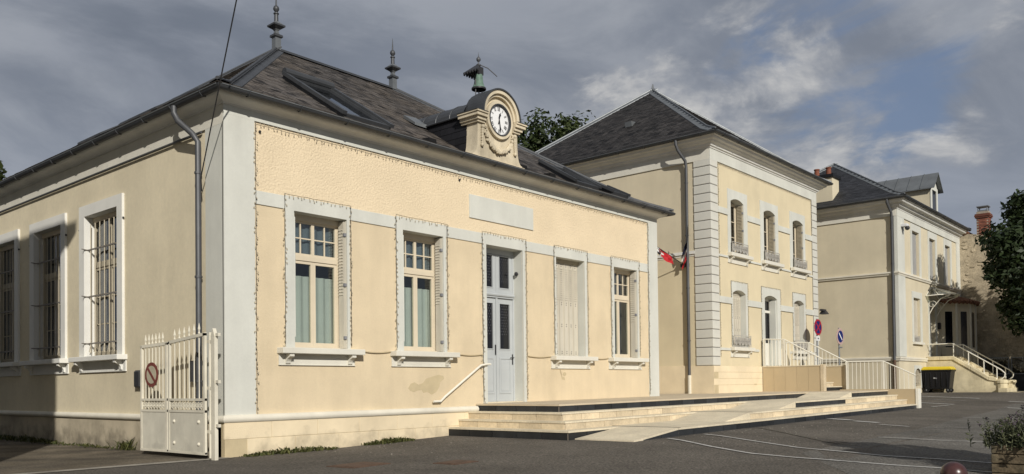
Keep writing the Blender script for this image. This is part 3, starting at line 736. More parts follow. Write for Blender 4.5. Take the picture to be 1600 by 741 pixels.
# frieze and cornice
MB().box(FA, -.03, AX+.03, -.02, .031, 5.58, 5.80).build('frieze', 'trim', A); MB().box(LA, .0, AD, -.02, .0315, 5.425, 5.80).build('frieze', 'trim_warm', A)
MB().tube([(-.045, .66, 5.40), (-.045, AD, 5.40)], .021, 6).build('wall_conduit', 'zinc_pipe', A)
CP = [(0, 5.735), (.055, 5.74), (.06, 5.762), (.085, 5.768), (.11, 5.79), (.15, 5.80), (.20, 5.815), (.235, 5.835), (.255, 5.865), (.26, 5.90), (.285, 5.902), (.285, 5.93), (0, 5.93)]
MB().prof(FA, 0, AX, CP, m0=-1, m1=1).build('cornice', 'cornice', A, smooth=True); MB().prof(LA, 0, AD, CP, m0=-1, m1=1).build('cornice', 'cornice', A, smooth=True)
MB().prof(front(0), 0, AX, [(.02, 5.932), (.30, 5.932), (.30, 5.95), (.02, 5.95)], m0=-1, m1=1).build('eave_board', 'zinc_dark', A)
gutter(A, [(-.285, 11.9, 5.91), (-.285, -.36, 5.91), (13.94, -.36, 5.91), (13.94, 6, 5.91)], .07)
RA = (-.35, 13.96, -.39, 11.9, 4.85, 8.75, 5.75, 5.935, 9.62, (.13, .62))
ROOFA = hipped_roof(A, RA, 'slate', 'zinc_dark', .24, ('front', 'left'), .21, .125)
def on_roofA(x, t, lift=0):   # point on the street slope
    y = RA[2]+(RA[6]-RA[2])*t; z = RA[7]+(RA[8]-RA[7])*zt_f(t, RA[9]); return Vector((x, y, z+lift))
def tA(y): return (y-RA[2])/(RA[6]-RA[2])
# roof windows on the street slope
def roof_window(x0, x1, y0, y1, box=False):
    p = [on_roofA(x0, tA(y0)), on_roofA(x1, tA(y0)), on_roofA(x1, tA(y1)), on_roofA(x0, tA(y1))]
    U = (p[1]-p[0]).normalized(); V = (p[3]-p[0]).normalized(); N = U.cross(V).normalized()
    fr = lambda u, d, z: tuple(p[0]+U*u+V*z+N*d); w = (p[1]-p[0]).length; h = (p[3]-p[0]).length
    m = MB(); m.ring(fr, [(0, 0), (w, 0), (w, h), (0, h)], [(.1, .1), (w-.1, .1), (w-.1, h-.1), (.1, h-.1)], .0, .11)
    o = m.build('roof_window', 'zinc_dark', A)
    MB().box(fr, .1, w-.1, .045, .055, .1, h-.1).build('pane', 'glass_dk', o); MB().box(fr, .1, w-.1, .0, .02, .1, h-.1).build('blind', 'curtain_dark', o)
    if box: MB().tube([fr(-.02, .16, h-.02), fr(w+.02, .16, h-.02)], .085, 10).build('blind_box', 'zinc_dark', o)
    for u in (.0, w): MB().box(fr, u-.05, u+.05, .09, .16, -.02, h).build('side_rail', 'zinc_dark', o)
roof_window(2.75, 3.95, .40, 2.40, True)
roof_window(10.1, 11.2, .30, 1.5); roof_window(11.5, 12.3, .1, .8)
def left_box(y0, y1, t0, t1):
    a = [roof_point(RA, 'left', t, 0) for t in (t0, t1)]
    q = MB(); xs = [p.x for p in a]; zs = [p.z for p in a]
    q.hexa([(xs[0], y0, zs[0]-.05), (xs[1], y0, zs[1]-.05), (xs[1], y1, zs[1]-.05), (xs[0], y1, zs[0]-.05), (xs[0], y0, zs[0]+.14), (xs[1], y0, zs[1]+.14), (xs[1], y1, zs[1]+.14), (xs[0], y1, zs[0]+.14)])
    o = q.build('roof_window', 'zinc_dark', A); MB().tube([(xs[1], y0, zs[1]+.1), (xs[1], y1, zs[1]+.1)], .09, 8).build('blind_box', 'zinc_dark', o)
left_box(2.3, 3.4, .06, .24); left_box(4.6, 5.7, .06, .24)
for x in (4.9, 7.9, 9.0):   # small slate vents low on the slope
    p = on_roofA(x, .10, .03); MB().hexa([p+Vector(q) for q in ((-.12, -.1, -.03), (.12, -.1, -.03), (.12, .12, .02), (-.12, .12, .02), (-.1, -.1, .05), (.1, -.1, .05), (.1, .1, .07), (-.1, .1, .07))]).build('roof_vent', 'slate_dark', A)
# ridge finials
FINP = [(.125, 0), (.115, .30), (.115, .48), (.15, .50), (.155, .54), (.08, .58), (.06, .66), (.10, .70), (.215, .77), (.22, .80), (.08, .90)]
FINP2 = [(.055, .90), (.05, 1.08), (.07, 1.10), (.07, 1.12), (.03, 1.14), (.072, 1.20), (.078, 1.24), (.06, 1.29), (.022, 1.32), (.016, 1.45), (.004, 1.66)]
for x in (4.85, 8.75):
    o = MB().lathe((x, 5.75, 9.45), FINP, 4, math.pi/4).build('finial', 'zinc_light', A)
    MB().lathe((x, 5.75, 9.45), FINP2, 10).build('finial_spike', 'zinc_dark', o, smooth=True)
    MB().lathe((x, 5.75, 9.45), [(.17, .495), (.165, .55), (.08, .585)], 4, math.pi/4).build('finial_collar', 'zinc_dark', o); MB().lathe((x, 5.75, 9.45), [(.06, .68), (.232, .765), (.232, .805), (.08, .87)], 4, math.pi/4).build('finial_plate', 'zinc_dark', o)
# bands, surrounds, name plate
us = [.55]+[x for w in WIN for x in (w[0], w[1])]+[13.119]
for a, b in zip(us[0::2], us[1::2]): MB().box(FA, a+.001, b-.001, -.01, .022, zBB, zBT).build('band', 'trim', A, bevel=.004)
for (u0, u1, o0, o1, k) in WIN:
    surround(FA, u0, u1, .625 if k == 'd' else zSL, zBT+.012, o0, o1, zOT, .032).build('surround', 'trim', A)
plate = MB().box(FA, 5.85, 8.033, -.01, .028, 4.685, 5.2).build('name_plate', 'trim', A, bevel=.004)
for (u0, u1, o0, o1, k) in WIN:
    if k != 'd': sill(FA, A, u0-.17, u1+.22, zSL, .2)
strz = [(.55, 1.153-.17), (2.565+.22, 3.731-.17), (5.116+.22, 6.243), (7.711, 8.812-.17), (10.162+.22, 11.265-.17)]
for a, b in strz[1:]: MB().tube([FA(a+(b-a)*k/6, .03, 1.705-.03*math.sin(math.pi*k/6)) for k in range(7)], .012, 5).build('wall_cable', 'patch', A)
# street windows
for i, (u0, u1, o0, o1, k) in enumerate(WIN):
    if k == 'w':
        w = grid_window(FA, A, o0, o1, zSL-.0, zOT-.06 if i < 4 else zOT-.03, -.235, 'winframe', 1, (3.33, 3.42), upper=(2, 2))
        MB().box(FA, o0, o1, -.29, -.185, zOT-.10, zOT-.0).build('shutter_head', 'winframe', w)
        MB().box(FA, o0, o1, -.26, -.16, zSL-.005, zSL+.035).build('threshold', 'winframe', w)
        if i < 2:  # sheets behind the glass, pane reflections put into their colour: pale below, darker above
            for nm_, mm_, za_, zb_ in (('reflection_curtain', 'reflection_pale', zSL+.06, 3.06), ('reflection_blind', 'reflection_upper', 3.44, zOT-.1)):
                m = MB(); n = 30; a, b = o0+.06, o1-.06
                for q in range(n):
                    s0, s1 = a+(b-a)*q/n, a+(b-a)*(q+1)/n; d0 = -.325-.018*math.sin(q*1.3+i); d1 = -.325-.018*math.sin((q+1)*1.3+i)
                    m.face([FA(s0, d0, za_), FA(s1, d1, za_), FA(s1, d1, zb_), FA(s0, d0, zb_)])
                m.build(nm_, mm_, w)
        folded_shutter(FA, A, o1, -1, zSL+.02, zOT-.03, -.20, -.012); folded_shutter(FA, A, o0, 1, zSL+.02, zOT-.03, -.19, -.012, louvre=False)
        MB().tube([FA(o0+.02, .01, zSL+.2), FA(o0+.02, .01, zOT-.1)], .012, 5).build('shutter_rod', 'trim', w)
    elif k == 's':
        closed_shutter(FA, A, o0+.01, o1-.01, zSL+.01, zOT-.07, -.20)
        MB().box(FA, o0, o1, -.26, -.15, zOT-.075, zOT-.001).build('shutter_head', 'shutter_beige', A)
# door
def door_A():
    u0, u1 = 6.364, 7.614; d = -.27; z0, z1 = .64, zOT; um = (u0+u1)/2; m = MB()
    m.ring(FA, [(u0, z0), (u1, z0), (u1, z1), (u0, z1)], [(u0+.05, z0+.001), (u1-.05, z0+.001), (u1-.05, z1-.12), (u0+.05, z1-.12)], d-.06, d+.02)
    m.box(FA, u0+.045, u1-.045, d-.05, d+.05, 3.03, 3.16); m.prof(FA, u0+.04, u1-.04, [(d, 3.06), (d+.075, 3.07), (d+.085, 3.10), (d+.06, 3.13), (d, 3.135)])
    o = m.build('door', 'doorpaint', A)
    for a, b in ((u0+.052, um-.004), (um+.004, u1-.052)):
        L = MB(); g0, g1 = a+.115, b-.115
        for c, e, h0, h1 in ((z0+.005, 3.025, 1.86, 2.90), (3.165, z1-.125, 3.27, z1-.16)):
            L.ring(FA, [(a, c), (b, c), (b, e), (a, e)], [(g0, h0), (g1, h0), (g1, h1), (g0, h1)], d-.04, d+.008)
            L.ring(FA, [(g0-.02, h0-.02), (g1+.02, h0-.02), (g1+.02, h1+.02), (g0-.02, h1+.02)], [(g0, h0), (g1, h0), (g1, h1), (g0, h1)], d, d+.02)
        # lower raised panel
        L.ring(FA, [(g0-.03, z0+.19), (g1+.03, z0+.19), (g1+.03, 1.66), (g0-.03, 1.66)], [(g0+.005, z0+.225), (g1-.005, z0+.225), (g1-.005, 1.625), (g0+.005, 1.625)], d, d+.022)
        L.box(FA, g0+.03, g1-.03, d, d+.016, z0+.25, 1.60)
        lf = L.build('door_leaf', 'doorpaint', o)
        for h0, h1, st in ((1.86, 2.90, 2.14), (3.27, z1-.16, 3.40)):
            MB().box(FA, g0, g1, d-.03, d-.012, h0, h1).build('pane', 'black_glass', o)
            s = MB(); r = 0; z = h1-.05
            while z > st:
                u = g0+.028+(.0375 if r % 2 else 0)
                while u < g1-.02:
                    s.box(FA, u-.006, u+.006, d-.012, d-.005, z-.006, z+.006); u += .075
                z -= .065; r += 1
            s.build('grille_studs', 'stud', o, kind='stuff')
    MB().box(FA, um-.03, um+.03, d+.0, d+.035, z0+.01, 3.03).build('cover_strip', 'doorpaint', o)
    h = MB(); h.box(FA, u1-.085, u1-.055, d+.008, d+.02, 1.50, 1.74); h.tube([FA(u1-.07, d+.015, 1.66), FA(u1-.07, d+.06, 1.66), FA(u1-.20, d+.065, 1.655)], .011, 6)
    h.box(FA, um-.055, um-.028, d+.008, d+.03, 1.72, 1.95); h.build('door_handle', 'lamp_dark', o)
    MB().box(FA, u0+.003, u1-.003, -.30, -.02, .60, .648).build('door_step', 'tread', o)
    b = MB(); b.lathe((u1-.05, .13, 3.62), [(.001, -.05), (.04, -.035), (.05, 0), (.03, .04), (.001, .05)], 8); b.build('door_bell', 'lamp_dark', o)
door_A()
# patches of missing paint under the sills
def blot(cx, cz, w, h, n=26, seed=1):
    r = random.Random(seed); return [(cx+w*math.cos(2*math.pi*k/n)*(1+r.uniform(-.25, .18)), cz+h*math.sin(2*math.pi*k/n)*(1+r.uniform(-.35, .25))) for k in range(n)]
MB().poly(FA, [(4.03, .98), (4.10, 1.07), (4.2, 1.10), (4.31, 1.05), (4.43, 1.08), (4.52, 1.17), (4.68, 1.21), (4.86, 1.25), (5.02, 1.23), (5.04, 1.17), (4.93, 1.10), (4.90, 1.0), (4.80, .89), (4.68, .84), (4.56, .90), (4.45, .88), (4.40, .94), (4.28, .93), (4.18, .90), (4.08, .93)], -.005, .003).build('paint_patch', 'patch', A)
MB().poly(FA, blot(9.2, 1.28, .08, .05, 14, 4), -.005, .003).build('paint_patch', 'patch', A); MB().poly(FA, [(9.0, 1.4), (9.03, 1.4), (9.06, 1.25), (9.1, 1.15), (9.22, 1.13), (9.2, 1.2), (9.1, 1.22), (9.05, 1.3)], -.005, .0035).build('paint_patch', 'patch', A)
for u, z in ((.66, 5.42), (5.55, 5.45)): MB().sphere(FA(u, .02, z), .025, 8, 6).build('wall_hook', 'lamp_dark', A)
# yard-side windows: surrounds, sills, casements, iron bars
for (a, b, c, e) in holesL:
    surround(LA, a-.23, b+.25, 1.70, 4.83, a, b, 4.60, .05).build('surround', 'trim_bright', A)
    sill(LA, A, a-.34, b+.42, 1.70, .2, .10, .21, 'trim_bright')
    w = grid_window(LA, A, a, b, 1.70, 4.58, -.17, 'winframe', 3, (3.55, 3.63), upper=(1, 1), glass='glass_dk', glassu='glass_dk')
    w.data.materials[0] = MATS['shutter_beige']
    g = MB()
    for z in (1.98, 2.95, 3.92): rl = MB(); rl.box(LA, a+.004, b-.004, -.055, -.03, z-.014, z+.014); rl.tube([LA(b-.02, -.04, z), LA(b-.01, .02, z), LA(b-.06, .12, z+.0)], .011, 5); rl.build('bar_rail', 'iron_dark', w)
    n = 7
    for k in range(n):
        u = a+.10+(b-a-.2)*k/(n-1); g.tube([LA(u, -.043, 1.78), LA(u, -.043, 4.45)], .010, 6)
        g.tube([LA(u, -.043, 1.98), LA(u-.02, -.02, 1.90), LA(u+.02, -.02, 1.80)], .009, 4)
    g.build('window_bars', 'bar_cream', w)
    MB().box(LA, a, b, -.22, -.13, 4.50, 4.597).build('lintel_board', 'winframe', w)
    ck = MB()
    for u, z in ((b+.25+.02, 4.35), (a-.23-.02, 4.35)): ck.sphere(LA(u, .03, z), .022, 6, 5)
    ck.build('shutter_catches', 'lamp_dark', w)
dp = downpipe([(-.33, 1.05, 5.86), (-.33, 1.05, 5.74), (-.29, .98, 5.60), (-.17, .72, 5.35), (-.10, .67, 5.22), (-.10, .67, -.1)], .052, A)
tag(MB().tube([(-.12, .52, 4.35), (-.20, .40, 4.55)]+[(-.20-.53*k*.5, .40-2.0*k*.5, 4.55+2.2*k*.5) for k in range(1, 9)], .011, 5).build('overhead_cable', 'lamp_dark'), 'black overhead cable running up from the corner downpipe into the sky', 'cable')

# clock dormer
def clock():
    U = 6.80; F = front(-.03); Zc = 7.02; K = .83
    half = [(.84, 6.0), (.84, 6.12), (.77, 6.15), (.72, 6.22), (.69, 6.34), (.675, 6.5), (.67, 6.7), (.67, 6.95)]
    arc = [(.60*math.cos(math.pi*k/16), Zc+.05+.60*math.sin(math.pi*k/16)) for k in range(17)]
    P = [(U+a, z) for a, z in half]+[(U+a, z) for a, z in arc]+[(U-a, z) for a, z in reversed(half)]
    o = MB().poly(F, P, -.34, 0).build('clock_dormer', 'stone_clock', A)
    for s in (-1, 1):     # scrolled side consoles sweeping back at the foot
        sd = [(-.30, 6.95), (-.36, 6.7), (-.42, 6.5), (-.55, 6.34), (-.78, 6.22), (-.80, 6.05), (-.30, 6.0)]
        xx = sorted((U+s*.50, U+s*.665)); MB().prof(F, xx[0], xx[1], sd).build('side_console', 'stone_clock', o)
    MB().box(F, U-.88, U+.88, -.35, .05, 5.98, 6.09).build('dormer_foot', 'stone_clock', o, bevel=.01)
    MB().box(F, U-.95, U+.95, -.45, .10, 5.94, 5.979).build('lead_apron', 'zinc_light', o)
    Za = Zc+.05
    def arc_ring(r0, r1, d0, d1, a0=0, a1=math.pi, n=24, nm='arch_moulding', m='stone_clock'):
        O = [(U+r1*math.cos(a0+(a1-a0)*k/n), Za+r1*math.sin(a0+(a1-a0)*k/n)) for k in range(n+1)]; I = [(U+r0*math.cos(a0+(a1-a0)*k/n), Za+r0*math.sin(a0+(a1-a0)*k/n)) for k in range(n+1)]
        return MB().poly(F, O+I[::-1], d0, d1).build(nm, m, o, smooth=False)
    arc_ring(.47, .56, -.3, .07); arc_ring(.53, .622, -.33, .13); arc_ring(.61, .64, -.36, .16, nm='arch_lead', m='zinc_dark')
    for s in (-1, 1):
        for (a, b, z0, z1, d) in ((.48, .72, 6.84, 6.89, .05), (.48, .76, 6.89, 6.96, .09), (.48, .82, 6.96, 7.03, .14), (.48, .845, 7.03, 7.065, .17)):
            a_, b_ = sorted((U+s*a, U+s*b)); MB().box(F, a_, b_, -.46, d, z0, z1).build('cornice_return', 'stone_clock', o)
        a_, b_ = sorted((U+s*.50, U+s*.86)); MB().box(F, a_, b_, -.47, .18, 7.065, 7.078).build('cornice_lead', 'zinc_dark', o)
        g = MB()   # hanging drops beside the garland
        g.sphere(F(U+s*.54, .04, 6.76), .05, 8, 6)
        for k in range(6):
            z = 6.70-k*.06; g.sphere(F(U+s*(.545+.004*k), .03, z), .04-.003*k, 7, 5)
        g.tube([F(U+s*.545, .03, 6.70), F(U+s*.56, .03, 6.34)], [.035, .018], 6); g.sphere(F(U+s*.56, .03, 6.35), .045, 7, 5)
        g.build('drop_ornament', 'stone_clock', o, smooth=True)
    n = 40
    def disc(r, d0, d1, nm, m): 
        return MB().poly(F, [(U+r*math.cos(2*math.pi*k/n), Zc+r*math.sin(2*math.pi*k/n)) for k in range(n)], d0, d1).build(nm, m, o)
    def full_ring(r0, r1, d0, d1, nm, m):
        O = [(U+r1*math.cos(2*math.pi*k/n), Zc+r1*math.sin(2*math.pi*k/n)) for k in range(n)]; I = [(U+r0*math.cos(2*math.pi*k/n), Zc+r0*math.sin(2*math.pi*k/n)) for k in range(n)]
        return MB().ring(F, O, I, d0, d1).build(nm, m, o)
    full_ring(.345, .43, -.01, .075, 'dial_surround', 'stone_clock'); full_ring(.338, .362, -.01, .09, 'dial_rim', 'zinc_dark')
    disc(.342, -.01, .03, 'dial', 'dial')
    full_ring(.325, .330, .029, .032, 'minute_track', 'black')
    R = ['XII', 'I', 'II', 'III', 'IIII', 'V', 'VI', 'VII', 'VIII', 'IX', 'X', 'XI']
    for h, t in enumerate(R):
        ang = math.pi/2-2*math.pi*h/12; er = Vector((math.cos(ang), math.sin(ang))); et = Vector((er.y, -er.x)); q = MB(); wd = {'I': .026, 'V': .05, 'X': .052}; tot = sum(wd[c] for c in t); x = -tot/2
        def bar(p0, p1, w):
            a = Vector(p0); b = Vector(p1); d = (b-a).normalized(); nn = Vector((-d.y, d.x))*w/2
            pts = [a-nn, b-nn, b+nn, a+nn]; c0 = Vector((U, Zc))
            q.poly(F, [tuple(c0+er*(.255+p.y*.9)+et*p.x*.85) for p in pts], .03, .0325+.0003*(len(q.f) % 5))
        for c in t:
            w = wd[c]
            if c == 'I': bar((x+w/2, -.05), (x+w/2, .05), .014)
            elif c == 'V': bar((x+.006, .05), (x+w/2, -.05), .014); bar((x+w-.006, .05), (x+w/2, -.05), .007)
            else: bar((x+.006, .05), (x+w-.006, -.05), .014); bar((x+w-.006, .05), (x+.006, -.05), .007)
            x += w
        q.build('numeral', 'black', o)
    def hand(ang, L, w, d, nm):
        er = Vector((math.sin(ang), math.cos(ang))); et = Vector((er.y, -er.x)); c0 = Vector((U, Zc)); P = [(-w*.5, -.09), (w*.5, -.09), (w*.35, 0), (w*.55, L*.55), (w*1.3, L*.7), (w*.5, L*.8), (0, L), (-w*.5, L*.8), (-w*1.3, L*.7), (-w*.55, L*.55), (-w*.35, 0)]
        MB().poly(F, [tuple(c0+et*a+er*b) for a, b in P], d, d+.006).build(nm, 'black', o)
    hand(2*math.pi*(12.48/12), .19, .026, .042, 'hour_hand'); hand(2*math.pi*(28.5/60), .285, .02, .052, 'minute_hand')
    g = MB(); r = random.Random(5)   # leafy garland under the dial
    for k in range(60):
        t = k/59; a = math.pi*(1.06+.88*t); rad = .47+.05*math.sin(t*math.pi); cx, cz = U+rad*math.cos(a)*1.0, Zc-.17+rad*math.sin(a)*1.05; w = .028+.030*math.sin(t*math.pi)
        g.sphere(F(cx+r.uniform(-.03, .03), .03+r.uniform(0, .04), cz+r.uniform(-.035, .035)), w*r.uniform(.6, 1), 6, 4)
    g.build('garland', 'stone_clock', o, smooth=True)
    # side cheeks hung with slates and the lead barrel roof behind the arch
    for s in (-1, 1):
        X = U+s*.66
        MB().box(WORLD, min(X, X-s*.05), max(X, X-s*.05), .30, 2.3, 5.9, 7.06).build('dormer_cheek', 'under', o)
        if s < 0:
            sl = MB(); fr = side(X); rr = 0; z = 6.0
            while z < 6.95:
                u = .30-(.12 if rr % 2 else 0)
                while u < 2.7:
                    a, b = max(.3, u+.003), min(2.7, u+.237)
                    if b > a: sl.hexa([fr(a, .0, z), fr(b, .0, z), fr(b, .016, z), fr(a, .016, z), fr(a, 0, z+.2), fr(b, 0, z+.2), fr(b, .005, z+.2), fr(a, .005, z+.2)], random.random())
                    u += .24
                z += .15; rr += 1
            sl.build('cheek_slates', 'slate_black', o, kind='stuff')
    q = MB(); m = 14
    for (ys, rx, rz, zs) in (([.0, .40], .632, .632, Zc+.05), ([.36, .8, 1.25, 1.7, 2.15, 2.6], .72, .44, 7.06)):
        for y0, y1 in zip(ys, ys[1:]):
            for k in range(m):
                a0, a1 = math.pi*k/m, math.pi*(k+1)/m
                q.face([(U+rx*math.cos(a0), y0, zs+rz*math.sin(a0)), (U+rx*math.cos(a1), y0, zs+rz*math.sin(a1)), (U+rx*math.cos(a1), y1, zs+rz*math.sin(a1)), (U+rx*math.cos(a0), y1, zs+rz*math.sin(a0))])
            if rz < .5: q.tube([(U+(rx+.004)*math.cos(math.pi*k/m), y1, zs+(rz+.004)*math.sin(math.pi*k/m)) for k in range(m+1)], .012, 5)
        if rz > .5: q.poly(front(-ys[1]+0), [(U+rx*math.cos(math.pi*k/m), zs+rz*math.sin(math.pi*k/m)) for k in range(m+1)], -2*ys[1], -2*ys[1]-.01) if False else None
    q.poly(lambda u, d, z: (u, d, z), [(U+.632*math.cos(math.pi*k/m), Zc+.05+.632*math.sin(math.pi*k/m)) for k in range(m+1)], .39, .40)
    for s in (-1, 1): q.tube([(U+s*.72, .3, 7.06), (U+s*.72, 2.6, 7.06)], .022, 5)
    q.build('barrel_roof', 'zinc_dark', o)
    MB().hexa([(U-1.02, 1.62, 7.05), (U-.70, 1.55, 7.02), (U-.55, 2.1, 7.32), (U-.98, 2.05, 7.30), (U-1.02, 1.62, 7.11), (U-.70, 1.55, 7.10), (U-.55, 2.1, 7.42), (U-.98, 2.05, 7.38)]).build('valley_lead', 'zinc_light', o)
clock()
# bell under its little canopy on the dormer
def bell():
    B = thing('roof_bell', 'small green bronze bell under a dark pointed canopy above the clock', 'bell', (6.88, .62, 7.78)); c = (6.88, .62, 0)
    MB().lathe((6.88, .62, 7.92), [(.168, 0), (.165, .02), (.13, .07), (.108, .14), (.098, .24), (.09, .32), (.06, .37), (.02, .385)], 18).build('bell_body', 'patina', B, smooth=True)
    MB().lathe((6.88, .62, 7.90), [(.172, 0), (.172, .035), (.150, .04), (.15, 0)], 18).build('bell_lip', 'lamp_dark', B, smooth=True)
    MB().tube([(6.88, .62, 7.70), (6.88, .62, 8.0)], .014, 6).build('clapper', 'lamp_dark', B)
    m = MB()
    for s in (-1, 1): m.tube([(6.88+s*.13, .62+s*.02, 7.75), (6.88+s*.13, .62+s*.02, 8.35)], .012, 5)
    m.build('frame', 'lamp_dark', B)
    MB().box(WORLD, 6.80, 6.96, .54, .70, 8.24, 8.42).build('hood_core', 'lamp_dark', B)
    h = MB(); ap = Vector((6.88, .62, 8.50)); n = 4; E = [Vector((6.88+.36*math.cos(a), .62+.36*math.sin(a), 8.27)) for a in (math.pi*.25, math.pi*.75, math.pi*1.25, math.pi*1.75)]
    for k in (0, 1): h.hexa([E[k], E[(k+1) % 4], ap+Vector((.01, 0, 0)), ap]+[p+Vector((0, 0, .02)) for p in (E[k], E[(k+1) % 4], ap+Vector((.01, 0, 0)), ap)])
    h.tube([ap, ap.lerp(E[3], .6)+Vector((0, 0, .05)), E[3]+Vector((.05, -.05, -.05))], .012, 5)
    h.build('canopy', 'lamp_dark', B)
    t = MB()
    for k in (0, 1):
        for j in range(6):
            p = E[k].lerp(E[(k+1) % 4], (j+.5)/6); t.lathe((p.x, p.y, p.z-.045), [(.004, 0), (.026, .02), (.026, .06)], 5)
    t.build('scalloped_fringe', 'lamp_dark', B, kind='stuff')
    MB().lathe((6.88, .62, 8.46), [(.05, 0), (.055, .03), (.02, .05), (.015, .09), (.05, .13), (.052, .17), (.02, .21), (.008, .23), (.003, .32)], 10).build('canopy_finial', 'zinc_pipe', B, smooth=True)
bell()
# handrail on the street wall left of the door
HR = thing('wall_handrail', 'sloping white handrail bolted to the cream wall left of the door', 'handrail', (4.7, -.08, .72))
MB().tube([FA(4.66, .075, .70), FA(4.86, .075, .70), FA(5.0, .075, .80), FA(6.10, .075, 1.46), FA(6.30, .075, 1.49), FA(6.42, .07, 1.49)], .024, 8).build('rail', 'rail_white', HR, smooth=True)
for u, z in ((4.88, .72), (5.5, 1.10), (6.15, 1.46)): MB().tube([FA(u, 0, z-.05), FA(u, .06, z-.05), FA(u, .075, z)], .012, 5).build('rail_bracket', 'galv', HR)
# strings of fairy lights
string_light([(.56, .62), (.56, 5.565), (13.11, 5.565), (13.11, .72)], 'long fairy-light string framing the whole cream wall panel of the clock building', fr=FA, off=.045)
nm = ['first street window, nearest the gate', 'second street window', 'grey-blue double door', 'window with closed shutter', 'last street window of the clock building']
for (u0, u1, o0, o1, k), s in zip(WIN, nm):
    string_light([(u0-.02, .68 if k == 'd' else 1.78), (u0-.02, zBT+.03), (u1+.02, zBT+.03), (u1+.02, .68 if k == 'd' else 1.78)], 'fairy-light string outlining the '+s, fr=FA, off=.045)
MB().box(LA, .78, 1.0, 0, .09, 1.14, 1.50).build('meter_box', 'zinc_pipe', None)
tag(bpy.data.objects['meter_box'], 'small dark box with a keypad on the yard wall behind the gate', 'box')
o = MB().box(LA, 2.84, 3.08, 0, .10, 1.05, 1.38).build('letter_box', 'lamp_dark', None, bevel=.03); tag(o, 'rounded black box on the yard wall beside the open end of the gate', 'box')

# ------------------------------------------------------------------ gate folded back along the yard wall
def gate():
    G = thing('gate_leaf', 'cream iron gate with spear tops and solid lower panels, open against yard wall', 'gate', (-.42, .9, -.1))
    def fold(u): return -.40-(.10*max(0, u-1.1))   # slight fold at the middle hinge
    def fr(u, d, z): return (-.42-(.06*max(0, u-1.1))-d, u, z)
    def section(a, b, zt0, zt1, nb):
        f = MB()
        for u, w in ((a, .055), (b-.045, .045)): f.box(fr, u, u+w, -.02, .02, -.04, (zt0 if u == a else zt1)+.01)
        f.hexa([fr(a, -.02, zt0-.03), fr(b, -.02, zt1-.03), fr(b, .02, zt1-.03), fr(a, .02, zt0-.03), fr(a, -.02, zt0+.02), fr(b, -.02, zt1+.02), fr(b, .02, zt1+.02), fr(a, .02, zt0+.02)])
        for z in (.63, .82, -.05): f.box(fr, a, b, -.022, .022, z, z+.04)
        o = f.build('gate_frame', 'gate_paint', G)
        MB().box(fr, a+.05, b-.045, -.012, .012, -.02, .64).build('lower_panel', 'gate_panel', G)
        bm = MB()
        for u in (a+.2, b-.2):
            for z in (.12, .48): bm.sphere(fr(u, .012, z), .03, 8, 5)
        if a < .5: bm.build('panel_bolts', 'gate_paint', G)
        for k in range(nb):
            t = (k+1)/(nb+1); u = a+.04+(b-a-.08)*t; zt = zt0+(zt1-zt0)*t
            q = MB(); q.tube([fr(u, 0, .84), fr(u, 0, zt+.02)], .0105, 6)
            q.lathe(fr(u, 0, zt+.02), [(.011, 0), (.020, .012), (.011, .03), (.009, .05), (.021, .08), (.014, .12), (.002, .18)], 6); q.build('bar', 'gate_paint', G)
        l = MB(); n = max(4, int((b-a-.1)/.085)); w = (b-a-.1)/n
        for k in range(n):
            c = a+.052+(k+.5)*w
            l.tube([fr(c+.04*math.cos(t), .0, .745+.035*math.sin(t)) for t in [2*math.pi*j/10 for j in range(11)]], .008, 4, cap=False)
            for s in (-1, 1): l.tube([fr(c-w/2, 0, .745-s*.07), fr(c+w/2, 0, .745+s*.07)], .007, 4)
        l.build('lattice', 'gate_paint', G)
    section(-.12, 1.08, 1.90, 1.81, 6); section(1.12, 1.97, 1.80, 1.77, 6)
    P = MB(); pf = lambda u, d, z: (-.36-d, u, z)
    P.poly(pf, [(-.335, -.2), (-.225, -.2), (-.225, 1.86), (-.28, 1.98), (-.335, 1.86)], -.03, .03); P.build('gate_post', 'gate_paint', G)
    h = MB()
    for z in (.3, 1.0, 1.75): h.box(pf, -.22, -.08, -.02, .02, z, z+.05); h.box(pf, -.42, -.34, -.03, .015, z+.1, z+.15)
    h.tube([pf(-.16, .0, -.1), pf(-.16, .0, 1.92)], .025, 8); h.build('hinges', 'gate_paint', G)
gate()
def disc_pts(c, nrm, r, n=28, sq=1.0):
    c = Vector(c); nrm = Vector(nrm).normalized(); x = nrm.cross(Vector((0, 0, 1))).normalized(); y = x.cross(nrm)
    return [c+x*r*math.cos(2*math.pi*k/n)+y*r*sq*math.sin(2*math.pi*k/n) for k in range(n)]
def disc_obj(name, c, nrm, r, t, m, parent, n=28):
    mb = MB(); a = disc_pts(c, nrm, r, n); nv = Vector(nrm).normalized()*t; i = 0
    mb.v = [tuple(p) for p in a]+[tuple(p+nv) for p in a]; mb.f = [tuple(range(n-1, -1, -1)), tuple(range(n, 2*n))]+[(j, (j+1) % n, (j+1) % n+n, j+n) for j in range(n)]; mb.t = [.5]*len(mb.f)
    return mb.build(name, m, parent)
def bar_on(name, c, nrm, L, w, ang, t, m, parent):
    c = Vector(c); nv = Vector(nrm).normalized(); x = nv.cross(Vector((0, 0, 1))).normalized(); y = x.cross(nv); d = x*math.cos(ang)+y*math.sin(ang); e = nv.cross(d)
    P = [c-d*L/2-e*w/2, c+d*L/2-e*w/2, c+d*L/2+e*w/2, c-d*L/2+e*w/2]; mb = MB(); mb.hexa(P+[p+nv*t for p in P]); return mb.build(name, m, parent)
gs = thing('no_parking_sign', 'faded round no-parking sign with one diagonal bar wired to the gate bars', 'sign', (-.50, 1.58, 1.27))
cc = (-.475, 1.58, 1.27); nn = (-1, -.05, 0)
